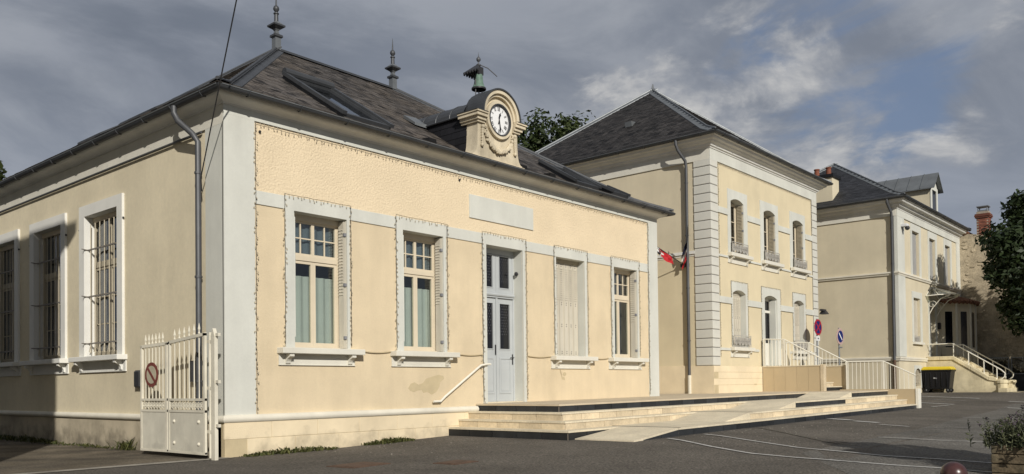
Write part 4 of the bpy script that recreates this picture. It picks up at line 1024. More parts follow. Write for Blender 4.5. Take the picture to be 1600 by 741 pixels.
disc_obj('disc', cc, nn, .215, .006, 'sign_fade', gs); disc_obj('face', (-.481, 1.58, 1.27), nn, .155, .004, 'sign_cream', gs); bar_on('diagonal', (-.485, 1.58, 1.27), nn, .33, .05, math.radians(45), .004, 'sign_fade', gs)
# ------------------------------------------------------------------ two-storey town hall
BX0, BX1, BY, BD = 17.3, 26.18, .2, 9.8
B = thing('quoined_building', 'two-storey cream building with grey quoins, arched windows and hipped slate roof, middle of three', 'building', (21.7, 5, .7))
FB = front(BY); LB = side(BX0)
UP = [(18.70, 19.66, 18.48, 19.95), (21.27, 22.24, 20.98, 22.5), (23.83, 24.82, 23.56, 25.02)]
LO = [(18.76, 19.71, 18.66, 19.86, 'w'), (21.24, 22.28, 20.98, 22.58, 'd'), (23.84, 24.78, 23.72, 24.94, 'w')]
hB = [(a, b, 5.35, 7.22, .11) for a, b, _, _ in UP]+[(a, b, 1.62 if k == 'd' else 2.22, 4.14, .11) for a, b, _, _, k in LO]
RV = MB(); wall(FB, BX0, BX1, 1.5, 8.65, hB, .34, rv=RV).build('street_wall', 'b2wall', B); RV.build('reveals', 'trim', B, kind='stuff')
wall(LB, BY, BD, 1.5, 5.2, [], .3).build('side_wall', 'b2wall', B); wall(LB, BY, BD, 5.2, 8.65, [], .3).build('side_wall_upper', 'b2side', B)
MB().box(WORLD, BX1-.02, BX1, BY, BD, .3, 8.9).build('end_wall', 'b2wall', B); MB().box(WORLD, BX0, BX1, BD, BD+.02, .3, 8.9).build('rear_wall', 'b2wall', B)
MB().box(WORLD, BX0+.4, BX1-.1, BY+1.6, BY+1.65, .7, 8.8).build('partition', 'interior', B); MB().box(WORLD, BX0+.4, BX1-.1, BY+.36, BD-.1, 4.5, 4.6).build('floor', 'interior', B)
MB().box(FB, BX0-.083, BX1+.05, -.3, .083, .3, 1.574).build('plinth', 'patch', B); MB().box(LB, BY+.8, BD, -.3, .045, .3, 1.60).build('plinth', 'plinth_cream', B)
MB().box(LB, BY-.08, BY+.8, -.3, .091, .3, 1.5745).build('plinth', 'plinth_cream', B)
blocks(FB, B, BX0-.09, 20.78, .09, ((.5, .95), (.95, 1.16), (1.16, 1.37), (1.37, 1.575)), 1.2, 'plinth_cream', .3)
# quoin stones one by one
def quoins(x0, x1, ysd, n=24, zb=1.58, zt=8.62):
    h = (zt-zb)/n
    q = MB(); e = .012; g = .011
    fx0, fx1 = x0, x1
    P0 = [(fx0-.035, BY-.035), (fx1, BY-.035), (fx1, BY+.01), (fx0+.01, BY+.01), (fx0+.01, BY+ysd), (fx0-.035, BY+ysd)] if ysd else [(fx0, BY-.035), (fx1+.03, BY-.035), (fx1+.03, BY+.02), (fx0, BY+.02)]
    def inset(P, e): 
        c = []
        for x, y in P: c.append((x+(e if x < fx0+.0 else (-e if x > fx1-.02 and not ysd else 0)), y+(e if y < BY-.02 else 0)))
        return c
    m = len(P0); P1 = inset(P0, e); rows = [(P1, g), (P0, g+e), (P0, h-g-e), (P1, h-g)]
    for P, z in rows: q.v += [(x, y, z) for x, y in P]
    for r in range(3):
        for j in range(m): q.f.append((r*m+j, r*m+(j+1) % m, (r+1)*m+(j+1) % m, (r+1)*m+j)); q.t.append(.5)
    q.f.append(tuple(range(m-1, -1, -1))); q.f.append(tuple(range(3*m, 4*m))); q.t += [.5, .5]
    me = q.mesh('quoin_stone', 'quoin')
    for k in range(n): link('quoin_stone', me, B, (0, 0, zb+k*h))
    MB().box(WORLD, fx0-.005, fx1, BY-.02, BY+.01, zb, zt).build('quoin_joint', 'joint', B)
    if ysd: MB().box(WORLD, fx0-.02, fx0+.01, BY-.019, BY+ysd-.002, zb, zt).build('quoin_joint', 'joint', B)
quoins(BX0, BX0+.47, .56); quoins(25.72, BX1, 0)
# frieze, cornice, gutter, roof
MB().box(FB, BX0-.03, BX1+.03, -.02, .036, 8.25, 8.66).build('frieze', 'trim', B); MB().box(LB, BY-.0, BD, -.02, .037, 8.25, 8.66).build('frieze', 'trim_warm', B)
CPB = [(0, 8.60), (.06, 8.605), (.07, 8.64), (.11, 8.66), (.13, 8.72), (.22, 8.76), (.25, 8.80), (.33, 8.83), (.36, 8.90), (.42, 8.905), (.42, 8.95), (0, 8.95)]
MB().prof(FB, BX0, BX1, CPB, m0=-1, m1=1).build('cornice', 'cornice', B); MB().prof(LB, BY, BD, CPB, m0=-1, m1=1).build('cornice', 'cornice', B)
gutter(B, [(BX0-.47, BD+.4, 8.99), (BX0-.47, BY-.47, 8.99), (BX1+.47, BY-.47, 8.99), (BX1+.47, 5, 8.99)], .075)
RB = (BX0-.48, BX1+.48, BY-.48, BD+.4, 21.70, 21.85, 4.95, 9.0, 12.72, (.10, .7))
RO = hipped_roof(B, RB, 'slate_dark', 'zinc_light', .26, ('left', 'front'), .22, .13)
MB().lathe((21.75, 4.95, 12.70), [(.16, 0), (.12, .08), (.05, .14), (.02, .3)], 6).build('roof_cap', 'zinc_light', B)
p = roof_point(RB, 'left', .42, .62); MB().hexa([p+Vector(q) for q in ((-.06, -.14, -.02), (.2, -.14, .1), (.2, .14, .1), (-.06, .14, -.02), (-.1, -.14, .16), (.2, -.12, .2), (.2, .12, .2), (-.1, .14, .16))]).build('roof_vent', 'zinc_light', B)
p = roof_point(RB, 'front', .12, .22); MB().hexa([p+Vector(q) for q in ((-.3, -.06, -.02), (.3, -.06, -.02), (.3, .3, .15), (-.3, .3, .15), (-.3, -.06, .1), (.3, -.06, .1), (.3, .3, .2), (-.3, .3, .2))]).build('roof_vent', 'zinc_light', B)
# bands
def bandrow(z0, z1, cuts, m='trim', dp=.04, nm='band', prof=False):
    xs = [BX0+.475]+[x for c in cuts for x in c]+[25.715]
    for a, b in zip(xs[0::2], xs[1::2]):
        if b-a > .02: MB().box(FB, a+.001, b-.001, -.01, dp, z0, z1).build(nm, m, B)
bandrow(6.60, 6.80, [(s[2], s[3]) for s in UP]); bandrow(3.65, 3.86, [(s[2], s[3]) for s in LO])
bandrow(5.17, 5.235, [(a-.22, b+.28) for a, b, _, _ in UP], dp=.035, nm='string_course'); bandrow(2.09, 2.175, [(18.50, 20.18), (20.7, 23.4), (23.5, 25.1)], dp=.035, nm='string_course')
MB().box(LB, BY+.565, BD, -.01, .045, 5.24, 5.34).build('string_course', 'cornice', B)
MB().box(LB, BY+.565, BD, -.01, .012, 5.17, 5.239).build('string_course', 'trim_warm', B)
def grille(fr, u0, u1, z0, z1, d, parent):
    g = MB(); r = .011; H = z1-z0
    for z in (z0, z1): g.box(fr, u0-.02, u1+.02, d-.012, d+.012, z-.01, z+.012)
    g.box(fr, u0, u1, d-.008, d+.008, z1-.07, z1-.058)
    n = max(3, round((u1-u0)/.24)); w = (u1-u0)/n
    for u in (u0, u1): g.tube([fr(u, d, z0), fr(u, d, z1)], .012, 4)
    for k in range(n):
        c = u0+(k+.5)*w
        for s in (-1, 1):
            for zc, sg in ((.30, 1), (.66, -1)):
                P = []
                for j in range(12):
                    t = j/11; a = 2.2*math.pi*t; rr = w*.30*(1-.7*t); P.append(fr(c+s*(w*.26+rr*math.cos(a)*.7-.01), d, z0+H*zc+sg*rr*1.2*math.sin(a)))
                g.tube(P, r*1.25, 4)
            g.tube([fr(c, d, z0+.01), fr(c+s*w*.16, d, z0+H*.45), fr(c+s*w*.04, d, z0+H*.75), fr(c+s*w*.2, d, z1-.05)], r*1.2, 4)
    return g.build('balcony_grille', 'iron', parent)
for i, (a, b, s0, s1) in enumerate(UP):
    surround(FB, s0, s1, 5.235, 7.50, a, b, 7.22, .022, rise=.11).build('surround', 'trim', B)
    sill(FB, B, a-.27, b+.40, 5.35, .18, .12, .2)
    w = grid_window(FB, B, a, b, 5.35, 7.16, -.27, 'winframe', 3, glass='glass_dk')
    folded_shutter(FB, B, b, -1, 5.37, 7.08, -.23, -.01, 'shutter_beige'); folded_shutter(FB, B, a, 1, 5.37, 7.08, -.23, -.01, 'shutter_beige', False)
    lv = MB(); z = 5.45
    while z < 7.05: lv.hexa([FB(b-.045, -.20, z), FB(b-.045, -.03, z), FB(b-.062, -.03, z+.012), FB(b-.062, -.20, z+.012), FB(b-.045, -.2, z+.03), FB(b-.045, -.03, z+.03), FB(b-.048, -.03, z+.03), FB(b-.048, -.2, z+.03)]); z += .05
    lv.build('shutter_slats', 'shutter_beige', w, kind='stuff')
    grille(FB, a-.07, b+.14, 5.37, 5.72, .10, B)
for i, (a, b, s0, s1, k) in enumerate(LO):
    surround(FB, s0, s1, 1.6 if k == 'd' else 2.2, 4.42, a, b, 4.14, .022, rise=.11).build('surround', 'trim', B)
    if k == 'w':
        sill(FB, B, a-.24, b+.36, 2.21, .18, .12, .2)
        closed_shutter(FB, B, a+.01, b-.01, 2.22, 4.02, -.18, 6, 'shutter'); MB().box(FB, a, b, -.26, -.16, 4.0, 4.13).build('shutter_head', 'shutter', B)
        grille(FB, a-.10, b+.18, 2.24, 2.60, .10, B)
    else:
        m = MB(); d = -.26; m.ring(FB, [(a, 1.62), (b, 1.62), (b, 4.13), (a, 4.13)], [(a+.07, 1.63), (b-.07, 1.63), (b-.07, 3.98), (a+.07, 3.98)], d-.05, d+.01)
        m.box(FB, a+.06, b-.06, d-.04, d+.03, 3.55, 3.64); m.box(FB, a+.33, a+.40, d-.045, d+.012, 1.63, 3.99)
        m.box(FB, a+.07, b-.07, d-.03, d-.005, 1.63, 2.45)
        o = m.build('door', 'winwhite', B); MB().box(FB, a+.07, b-.07, d-.035, d-.025, 2.4, 4.0).build('pane', 'black_glass', o)
        for r in range(22): MB().box(FB, a+.41, b-.07, d-.02, d-.008, 2.5+r*.048, 2.515+r*.048).build('door_bar', 'lamp_dark', o)
        MB().box(FB, b-.10, b-.02, -.24, .0, 1.62, 4.0).build('door_jamb', 'trim', o)
dpb = downpipe([(BX0-.47, BY+.95, 8.93), (BX0-.47, BY+.95, 8.80), (BX0-.40, BY+.92, 8.62), (BX0-.14, BY+.80, 8.30), (BX0-.10, BY+.79, 8.1), (BX0-.10, BY+.79, 1.2)], .05, B)
MB().tube([(BX0-.10, BY+.79, 1.28), (BX0-.10, BY+.79, .66)], .06, 10).build('downpipe_shoe', 'gate_paint', B)
string_light([(17.83, 1.9), (17.83, 8.22), (25.68, 8.22), (25.68, 7.0)], 'fairy-light string under the frieze of the quoined building', drop=.022, fr=FB, off=.03)
for (a, b, s0, s1, k), s in zip(LO, ('lower left shuttered window', 'raised door', 'lower right shuttered window')):
    string_light([(s0-.02, 2.25), (s0-.02, 4.43), (s1+.02, 4.43), (s1+.02, 2.25)], 'fairy-light string outlining the '+s+' of the quoined building', drop=.018, fr=FB, off=.03)
MB().box(FB, 20.12, 20.30, .08, .096, .93, .98).build('plinth_vent', 'patch', B)
o = thing('wall_lantern', 'small dark bracket lamp at the far corner of the quoined building', 'lamp', (26.3, .1, 4.0))
MB().box(WORLD, 26.2, 26.62, .0, .12, 3.86, 3.93).build('arm', 'lamp_dark', o); MB().hexa([(26.35, -.08, 3.74), (26.7, -.08, 3.74), (26.7, .2, 3.74), (26.35, .2, 3.74), (26.42, -.02, 3.86), (26.64, -.02, 3.86), (26.64, .14, 3.86), (26.42, .14, 3.86)]).build('head', 'lamp_dark', o)

# flags on the side wall
FBK = tag(MB().box(side(BX0), .98, 1.26, 0, .10, 4.84, 4.95).build('flag_bracket', 'lamp_dark'), 'black two-socket flag bracket on the side wall beside the downpipe', 'bracket')
def flag(name, base, d, L, t0, label, droop, seed, sw, t1=1.):
    T = thing(name, label, 'flag', base, 'flags on the side wall'); b = Vector(base); d = Vector(d).normalized(); r = random.Random(seed)
    MB().tube([b, b+d*L], .016, 6).build('pole', 'lamp_dark', T); MB().lathe(b+d*L-Vector((0, 0, .02)), [(.01, 0), (.022, .03), (.003, .13)], 6).build('pole_tip', 'lamp_dark', T)
    cols = ['flag_red', 'flag_white', 'flag_blue']; seg = 5
    for k, cm in enumerate(cols):
        m = MB(); 
        for j in range(seg):
            for h in range(6):
                def P(jj, hh):
                    cut = (0, .52, .68, 1.); t = t0+(t1-t0)*(cut[k]+(cut[k+1]-cut[k])*jj/seg); x = b+d*L*t; v = hh/6; dr = droop[k]*v
                    off = Vector((.05*math.sin(4*t*6+hh*.8), .05*math.cos(3*t*7+hh*.5)-sw*v, -dr)); fold = -d*(.16*v*(k-.3)); return x+off*min(1, v*3)+fold*v
                m.face([P(j, h), P(j+1, h), P(j+1, h+1), P(j, h+1)])
        m.build('stripe', cm, T, smooth=True)
    return T
flag('tricolour_flag', (17.22, 1.16, 4.93), (-.8, .22, .34), 1.75, .30, 'limp tricolour flag on the pole leaning away from the quoins', (.28, .18, .22), 2, .05)
flag('tricolour_flag', (17.22, 1.06, 4.93), (-.42, -.30, .80), 1.25, .14, 'tricolour flag on the steep pole nearest the downpipe', (.38, .30, .10), 5, -.14, .62)

# landing and steps to the raised door of the quoined building
LD = thing('door_stair', 'beige stone stair with solid side walls rising to the raised door of the quoined building', 'stair', (21.8, -1, .68))
zp = .62+tz(21.5)
nst = 6; rz = (1.60-zp)/nst
for k in range(nst):
    y = -1.98+k*.30; MB().box(WORLD, 21.0, 22.62, y, .15, zp-.05 if k == 0 else zp+k*rz-.02, zp+(k+1)*rz-.03).build('step', 'riser_black' if k == 0 else 'riser_beige', LD)
    MB().box(WORLD, 20.985, 22.63, y-.02, min(.15, y+.34) if k < nst-1 else .15, zp+(k+1)*rz-.03, zp+(k+1)*rz).build('step_tread', 'tread', LD)
MB().box(WORLD, 20.80, 20.98, -1.93, .105, .55, 1.55).build('side_wall', 'cheek', LD)
n = 5
for k in range(n):
    for z0, z1 in ((.66, 1.55),):
        y0 = -1.92+k*.404; y1 = min(.10, y0+.398)
        MB().box(WORLD, 20.785+random.uniform(0, .003), 20.80, y0, y1, z0, z1, random.random()).build('facing_slab', 'cheek', LD)
MB().box(WORLD, 20.77, 21.0, -1.95, .105, 1.55, 1.585).build('coping', 'tread', LD)
MB().box(WORLD, 20.77, 21.0, -2.05, -1.94, .60, 1.60).build('end_pier', 'riser_beige', LD); 
MB().box(WORLD, 22.62, 22.80, -2.06, .105, .55, 1.55).build('side_wall', 'cheek', LD); MB().box(WORLD, 22.60, 22.82, -2.15, -2.06, .60, 1.60).build('end_pier', 'riser_beige', LD); MB().box(WORLD, 22.60, 22.82, -2.06, .105, 1.55, 1.585).build('coping', 'tread', LD)
def railing(name, label, path, base, sp=.12, flat=.012, posts=()):
    """path: top rail points; base(x,y): z of bar feet; every bar is its own piece"""
    T = thing(name, label, 'railing', (path[0][0], path[0][1], base(path[0][0], path[0][1])), 'white railings of the terrace')
    MB().tube(path, .022, 8).build('top_rail', 'rail_white', T, smooth=True)
    for (a, b) in zip(path, path[1:]):
        a, b = Vector(a), Vector(b); L = (Vector((a.x, a.y))-Vector((b.x, b.y))).length; n = max(1, round(L/sp))
        for k in range(n):
            p = a.lerp(b, (k+.5)/n); zb = base(p.x, p.y); w = flat
            MB().box(WORLD, p.x-w, p.x+w, p.y-.006, p.y+.006, zb, p.z-.01).build('bar', 'rail_white', T)
    for p in posts:
        MB().box(WORLD, p[0]-.025, p[0]+.025, p[1]-.025, p[1]+.025, base(p[0], p[1]), p[2]).build('post', 'rail_white', T)
    return T
railing('stair_railing', 'white bar railing on the near side wall of the raised door stair', [(20.88, .10, 2.54), (20.88, -.66, 2.50), (20.88, -1.98, 1.78)], lambda x, y: 1.585, .13, .022, [(20.88, -.66, 2.52), (20.88, .08, 2.54)])
railing('stair_railing', 'white bar railing sloping down the far side wall of the raised door stair', [(22.72, .10, 2.47), (22.72, -.80, 2.44), (22.72, -2.16, 1.70)], lambda x, y: 1.585, .13, .012, [(22.72, -.80, 2.46)])
railing('terrace_railing', 'white bar railing at the far end of the terrace, sloping down over the steps', [(22.53, -2.18, 1.70), (22.53, -3.43, 1.69), (22.53, -4.44, 1.20)], lambda x, y: .74, .135, .012, [(22.53, -2.2, 1.70), (22.53, -3.43, 1.69)])
SK = MB().box(WORLD, 22.505, 22.555, -4.46, -2.2, 1.585, 1.60)

# road signs
def road_sign(name, label, base, ztop, r, kind, nrm):
    T = thing(name, label, 'sign', base); x, y, z = base
    MB().tube([(x, y, z), (x, y, ztop+.02)], .03, 8).build('post', 'galv', T, smooth=True)
    nv = Vector(nrm).normalized(); c = Vector((x, y, ztop-r))+nv*.04
    disc_obj('disc', c, nv, r, .012, 'sign_red' if kind == 'x' else 'sign_pink', T); c2 = c+nv*.012
    if kind == 'x':
        disc_obj('face', c2, nv, r*.78, .004, 'sign_blue', T)
        for k, a in enumerate((45, 135)): bar_on('cross_bar', c2+nv*(.004+.002*k), nv, r*1.5, r*.20, math.radians(a), .004, 'sign_red', T)
    else:
        disc_obj('rim', c2, nv, r*.97, .003, 'sign_fade', T) if kind == 'r' else None
        disc_obj('face', c2+nv*.003, nv, r*.72, .004, 'sign_blue', T); bar_on('diagonal', c2+nv*.008, nv, r*1.15, r*.17, math.radians(45), .004, 'sign_white', T)
    x_ = nv.cross(Vector((0, 0, 1))).normalized(); pc = c-Vector((0, 0, r+.12)); P = [pc-x_*.15-Vector((0, 0, .09)), pc+x_*.15-Vector((0, 0, .09)), pc+x_*.15+Vector((0, 0, .09)), pc-x_*.15+Vector((0, 0, .09))]
    if kind == 'n': P = [pc+x_*a+Vector((0, 0, b)) for a, b in ((-.17, .0), (.17, .0), (.17, .05), (-.17, .05))]
    MB().hexa(P+[p+nv*.006 for p in P]).build('plate', 'sign_white' if kind == 'x' else 'galv', T)
    if kind == 'x': bar_on('plate_mark', pc+nv*.007, nv, .12, .05, 0, .003, 'galv', T)
road_sign('no_stopping_sign', 'red and blue no-stopping sign with crossed bars behind the stair railing', (24.75, -.32, .70), 3.42, .31, 'x', (-.08, -1, 0))
road_sign('no_waiting_sign', 'blue and white no-parking sign with one diagonal bar beside the far terrace railing', (23.5, -1.6, .15), 2.95, .30, 'n', (-.08, -1, 0))

# ------------------------------------------------------------------ third house
CX0, CX1, CY, CD = 30.0, 40.25, -1.75, 6.3
H3 = thing('far_house', 'pale two-storey house with white corner pilasters, roof dormer and stone door stair, farthest of three', 'house', (35, 2, .5))
FC = front(CY); LC = side(CX0)
U3 = [(32.10, 33.16), (34.78, 35.78), (37.48, 38.43)]; 
h3 = [(a, b, 5.70, 7.62) for a, b in U3]+[(32.12, 33.14, 2.72, 4.67), (34.6, 35.6, 2.1, 4.5), (32.18, 33.06, .78, 1.56, .2)]
wall(FC, CX0, CX1, .2, 8.2, h3, .28).build('street_wall', 'b3wall', H3); wall(LC, CY, CD, .2, 8.2, [], .2).build('side_wall', 'b3wall', H3)
MB().box(WORLD, CX1-.02, CX1, CY, CD, .2, 8.6).build('end_wall', 'b3wall', H3); MB().box(WORLD, CX0, CX1, CD, CD+.02, .2, 8.6).build('rear_wall', 'b3wall', H3)
MB().box(WORLD, CX0+.3, CX1-.1, CY+1.3, CY+1.35, .3, 8.5).build('partition', 'interior', H3)
for a, b in ((CX0-.03, CX0+.95), (39.6, CX1+.0)): MB().box(FC, a, b, -.02, .04, 2.05, 7.97).build('pilaster', 'trim', H3)
MB().box(LC, CY, CY+.10, -.02, .031, 2.05, 7.97).build('pilaster', 'trim', H3)
MB().box(FC, CX0-.03, CX1, -.02, .045, 7.97, 8.30).build('frieze', 'trim', H3); MB().box(LC, CY, CD, -.02, .044, 7.97, 8.30).build('frieze', 'trim_warm', H3)
CPC = [(0, 8.25), (.06, 8.26), (.08, 8.32), (.18, 8.36), (.22, 8.44), (.36, 8.48), (.40, 8.56), (.44, 8.565), (.44, 8.62), (0, 8.62)]
MB().prof(FC, CX0, CX1, CPC, m0=-1).build('cornice', 'cornice', H3); MB().prof(LC, CY, CD, CPC, m0=-1, m1=1).build('cornice', 'cornice', H3)
gutter(H3, [(CX0-.48, CD+.4, 8.68), (CX0-.48, CY-.48, 8.68), (CX1+.2, CY-.48, 8.68)], .08)
SC = [(0, 5.47), (.05, 5.48), (.07, 5.54), (.10, 5.56), (.10, 5.62), (0, 5.63)]
MB().prof(FC, CX0, CX1, SC, m0=-1).build('string_course', 'mould', H3); MB().prof(LC, CY, CD, SC, m0=-1).build('string_course', 'mould', H3)
SC2 = [(0, 1.87), (.05, 1.875), (.06, 1.95), (.08, 1.96), (.08, 2.03), (0, 2.045)]
MB().prof(FC, CX0, CX1, SC2, m0=-1).build('plinth_band', 'mould', H3); MB().prof(LC, CY, CD, SC2, m0=-1).build('plinth_band', 'mould', H3)
RC = (CX0-.5, CX1+.4, CY-.5, CD+.4, 34.0, 36.3, 2.25, 8.70, 11.6, (.10, .7))
hipped_roof(H3, RC, 'slate_blue', 'zinc_light', .22, ('left', 'front'), .24, .14)
for (a, b) in U3:
    surround(FC, a-.22, b+.28, 5.63, 7.93, a, b, 7.62, .03).build('surround', 'trim', H3)
    m = MB(); z = 5.72
    while z < 7.60: m.box(FC, a+.01, b-.01, -.12, -.105, z, z+.05); m.box(FC, a+.01, b-.01, -.125, -.11, z+.05, z+.056); z += .056
    o = m.build('roller_shutter', 'shutter_grey', H3)
    grid_window(FC, H3, a, b, 5.70, 7.60, -.20, 'winwhite', 2, glass='glass_dk')
surround(FC, 31.92, 33.42, 2.72, 4.95, 32.12, 33.14, 4.67, .03).build('surround', 'trim', H3); MB().box(FC, 31.95, 33.4, -.05, .12, 2.62, 2.72).build('sill', 'trim_warm', H3)
m = MB()
for k in range(34): m.box(FC, 32.13, 33.13, -.12, -.105, 2.93+k*.051, 2.975+k*.051)
m.build('roller_shutter', 'shutter', H3); grid_window(FC, H3, 32.12, 33.14, 2.72, 4.66, -.2, 'winwhite', 2, glass='glass_dk'); grille(FC, 32.14, 33.12, 2.76, 3.0, -.03, H3)
surround(FC, 32.08, 33.18, .70, 1.70, 32.18, 33.06, 1.56, .02, rise=.2).build('surround', 'trim', H3); g = MB(); r = random.Random(3)
for k in range(7): g.tube([FC(32.24+k*.125, -.06, .8), FC(32.24+k*.125+r.uniform(-.04, .04), -.06, 1.1), FC(32.24+k*.125, -.06, 1.5)], .016, 4)
for k in range(5): g.tube([FC(32.3+.16*k+.09*math.cos(t), -.05, 1.1+.2*math.sin(t)) for t in [j*.6 for j in range(11)]], .012, 4)
g.build('cellar_grille', 'bar_cream', H3); MB().box(FC, 32.18, 33.06, -.3, -.27, .78, 1.56).build('cellar_back', 'interior', H3)
d3 = MB(); d3.ring(FC, [(34.6, 2.1), (35.6, 2.1), (35.6, 4.5), (34.6, 4.5)], [(34.68, 2.11), (35.52, 2.11), (35.52, 4.42), (34.68, 4.42)], -.25, -.17); d3.box(FC, 35.08, 35.12, -.25, -.18, 2.1, 4.45); d3.box(FC, 34.68, 35.52, -.24, -.2, 2.1, 2.9)
o = d3.build('door', 'winwhite', H3); MB().box(FC, 34.66, 35.54, -.24, -.23, 2.8, 4.44).build('pane', 'black_glass', o)
surround(FC, 34.42, 35.80, 2.1, 4.72, 34.6, 35.6, 4.5, .03).build('surround', 'trim', H3)
MB().box(FC, 36.0, 36.28, 0, .08, 3.45, 3.75).build('letter_box', 'lamp_dark', H3)
downpipe([(CX0-.48, CY+.22, 8.62), (CX0-.48, CY+.22, 8.5), (CX0-.14, CY+.16, 8.1), (CX0-.09, CY+.16, 7.9), (CX0-.09, CY+.16, 1.9)], .055, H3); MB().tube([(CX0-.09, CY+.16, 1.9), (CX0-.09, CY+.16, .35)], .06, 8).build('downpipe_shoe', 'rust', H3)
# chimney with pots
ch = MB().box(WORLD, 30.15, 30.95, .95, 2.7, 8.6, 10.10).build('chimney', 'b3wall', H3); MB().box(WORLD, 30.07, 31.03, .87, 2.78, 10.10, 10.24).build('chimney_cap', 'slate_black', ch)
for y in (1.25, 1.78, 2.32): MB().lathe((30.55, y, 10.24), [(.13, 0), (.12, .06), (.105, .34), (.13, .36), (.13, .40), (.09, .40)], 12).build('chimney_pot', 'terracotta', ch, smooth=True)
MB().box(WORLD, 30.05, 31.1, .80, .95, 8.85, 8.98).build('chimney_flashing', 'zinc_light', ch)
# dormer
dx0, dx1, dy = 36.95, 38.15, -1.30; dm = MB(); dm.box(WORLD, dx0, dx1, dy, 1.2, 9.0, 10.45); o = dm.build('dormer', 'b3wall', H3)
MB().poly(front(dy), [(dx0, 10.44), (dx1, 10.44), ((dx0+dx1)/2, 11.05)], -.02, .03).build('dormer_gable', 'trim', o)
MB().ring(front(dy), [(dx0, 9.05), (dx1, 9.05), (dx1, 10.5), (dx0, 10.5)], [(dx0+.22, 9.25), (dx1-.22, 9.25), (dx1-.22, 10.35), (dx0+.22, 10.35)], -.02, .04).build('dormer_frame', 'trim', o)
MB().box(front(dy), dx0+.22, dx1-.22, .0, .012, 9.25, 10.35).build('pane', 'black_glass', o)
rr = MB(); xm = (dx0+dx1)/2; e = .22
for s in (-1, 1):
    E = (dx0-e) if s < 0 else (dx1+e); T0 = [(E, dy-.25, 10.33), (xm, dy-.25, 11.17), (xm, 2.4, 11.17), (E, 2.4, 10.33)]
    rr.hexa(T0+[(x, y, z+.05) for x, y, z in T0])
    for y in (-.9, -.3, .3, .9): rr.tube([(E, y, 10.40), (xm, y, 11.24)], .02, 4)
rr.build('dormer_roof', 'zinc_light', o)
# bow porch at the right end, with a scalloped tile roof
plan = [(36.5, -1.75), (36.95, -2.35), (37.8, -2.75), (38.8, -2.75), (39.5, -2.35), (39.9, -1.75)]
bw = MB(); k = len(plan)
for (a, b) in zip(plan, plan[1:]): bw.face([(a[0], a[1], 2.25), (b[0], b[1], 2.25), (b[0], b[1], 4.75), (a[0], a[1], 4.75)])
o = bw.build('bow_porch', 'b3wall', H3)
bb = MB()
for (a, b) in zip(plan, plan[1:]): bb.face([(a[0]-.03, a[1]-.05, .2), (b[0]+.03, b[1]-.05, .2), (b[0]+.03, b[1]-.05, 2.25), (a[0]-.03, a[1]-.05, 2.25)])
bb.face([(x, y-.05, 2.25) for x, y in plan]); bb.build('porch_base', 'stairstone', o)
ps = MB()
for x, y in plan[1:-1]: ps.box(WORLD, x-.05, x+.05, y-.04, y+.05, 2.2, 4.78)
ps.build('porch_posts', 'trim_warm', o)
pn = MB()
for (a, b), s in zip(list(zip(plan, plan[1:]))[:4], (1, 1, 1, 1)):
    A_, B_ = Vector((a[0], a[1], 0)), Vector((b[0], b[1], 0)); d = (B_-A_); nv = Vector((d.y, -d.x, 0)).normalized()*.012; P = [A_+d*.28+nv, A_+d*.72+nv]
    pn.face([P[0]+Vector((0, 0, 2.6)), P[1]+Vector((0, 0, 2.6)), P[1]+Vector((0, 0, 4.3)), P[0]+Vector((0, 0, 4.3))])
pn.build('porch_panes', 'black_glass', o)
rf = MB(); top = (38.2, -1.75, 5.25)
for (a, b) in zip(plan, plan[1:]):
    n = 4; 
    for j in range(n):
        p = Vector((a[0]+(b[0]-a[0])*(j+.5)/n, a[1]+(b[1]-a[1])*(j+.5)/n, 4.74)); c = Vector(top); dirv = (p-c); dirv.z = 0; dirv.normalize(); p2 = p+dirv*.22
        rf.tube([p2, Vector((c.x+(p.x-c.x)*.4, -1.78, 5.2))], [.10, .06], 6)
    rf.face([(a[0], a[1]-.2, 4.72), (b[0], b[1]-.2, 4.72), top])
rf.build('porch_tiles', 'rooftile', o)
# glass canopy over the door
cn = thing('glass_canopy', 'fan-shaped glass and iron canopy over the door of the far house', 'canopy', (35.1, -1.8, 4.9)); n = 7; ct = Vector((35.1, -1.75, 5.35))
E = [Vector((35.1+1.05*math.cos(math.pi*(1+k/n)), -1.78+1.15*math.sin(math.pi*(1+k/n)), 4.88+.06*math.sin(math.pi*k/n))) for k in range(n+1)]
for k in range(n):
    q = MB(); a0, a1 = ct.lerp(E[k], .12), ct.lerp(E[k+1], .12); q.hexa([a0, E[k], E[k+1], a1]+[p+Vector((0, 0, .012)) for p in (a0, E[k], E[k+1], a1)]); q.build('pane', 'canopy_glass', cn)
for k in range(n+1): MB().tube([ct, ct.lerp(E[k], .5)+Vector((0, 0, .02)), E[k]], .018, 5).build('rib', 'rail_white', cn)
MB().tube(E, .022, 5).build('rim', 'rail_white', cn)
for x in (34.45, 35.75):
    g = MB(); g.tube([(x, -1.76, 4.0), (x, -1.95, 4.35), (x, -2.3, 4.75), (x, -2.7, 4.9)], .02, 5)
    g.tube([(x, -1.8-.2*(1-j/14)*math.cos(j*.6)-.12, 4.5+.2*(1-j/14)*math.sin(j*.6)) for j in range(14)], .015, 4); g.build('scroll_bracket', 'rail_white', cn)
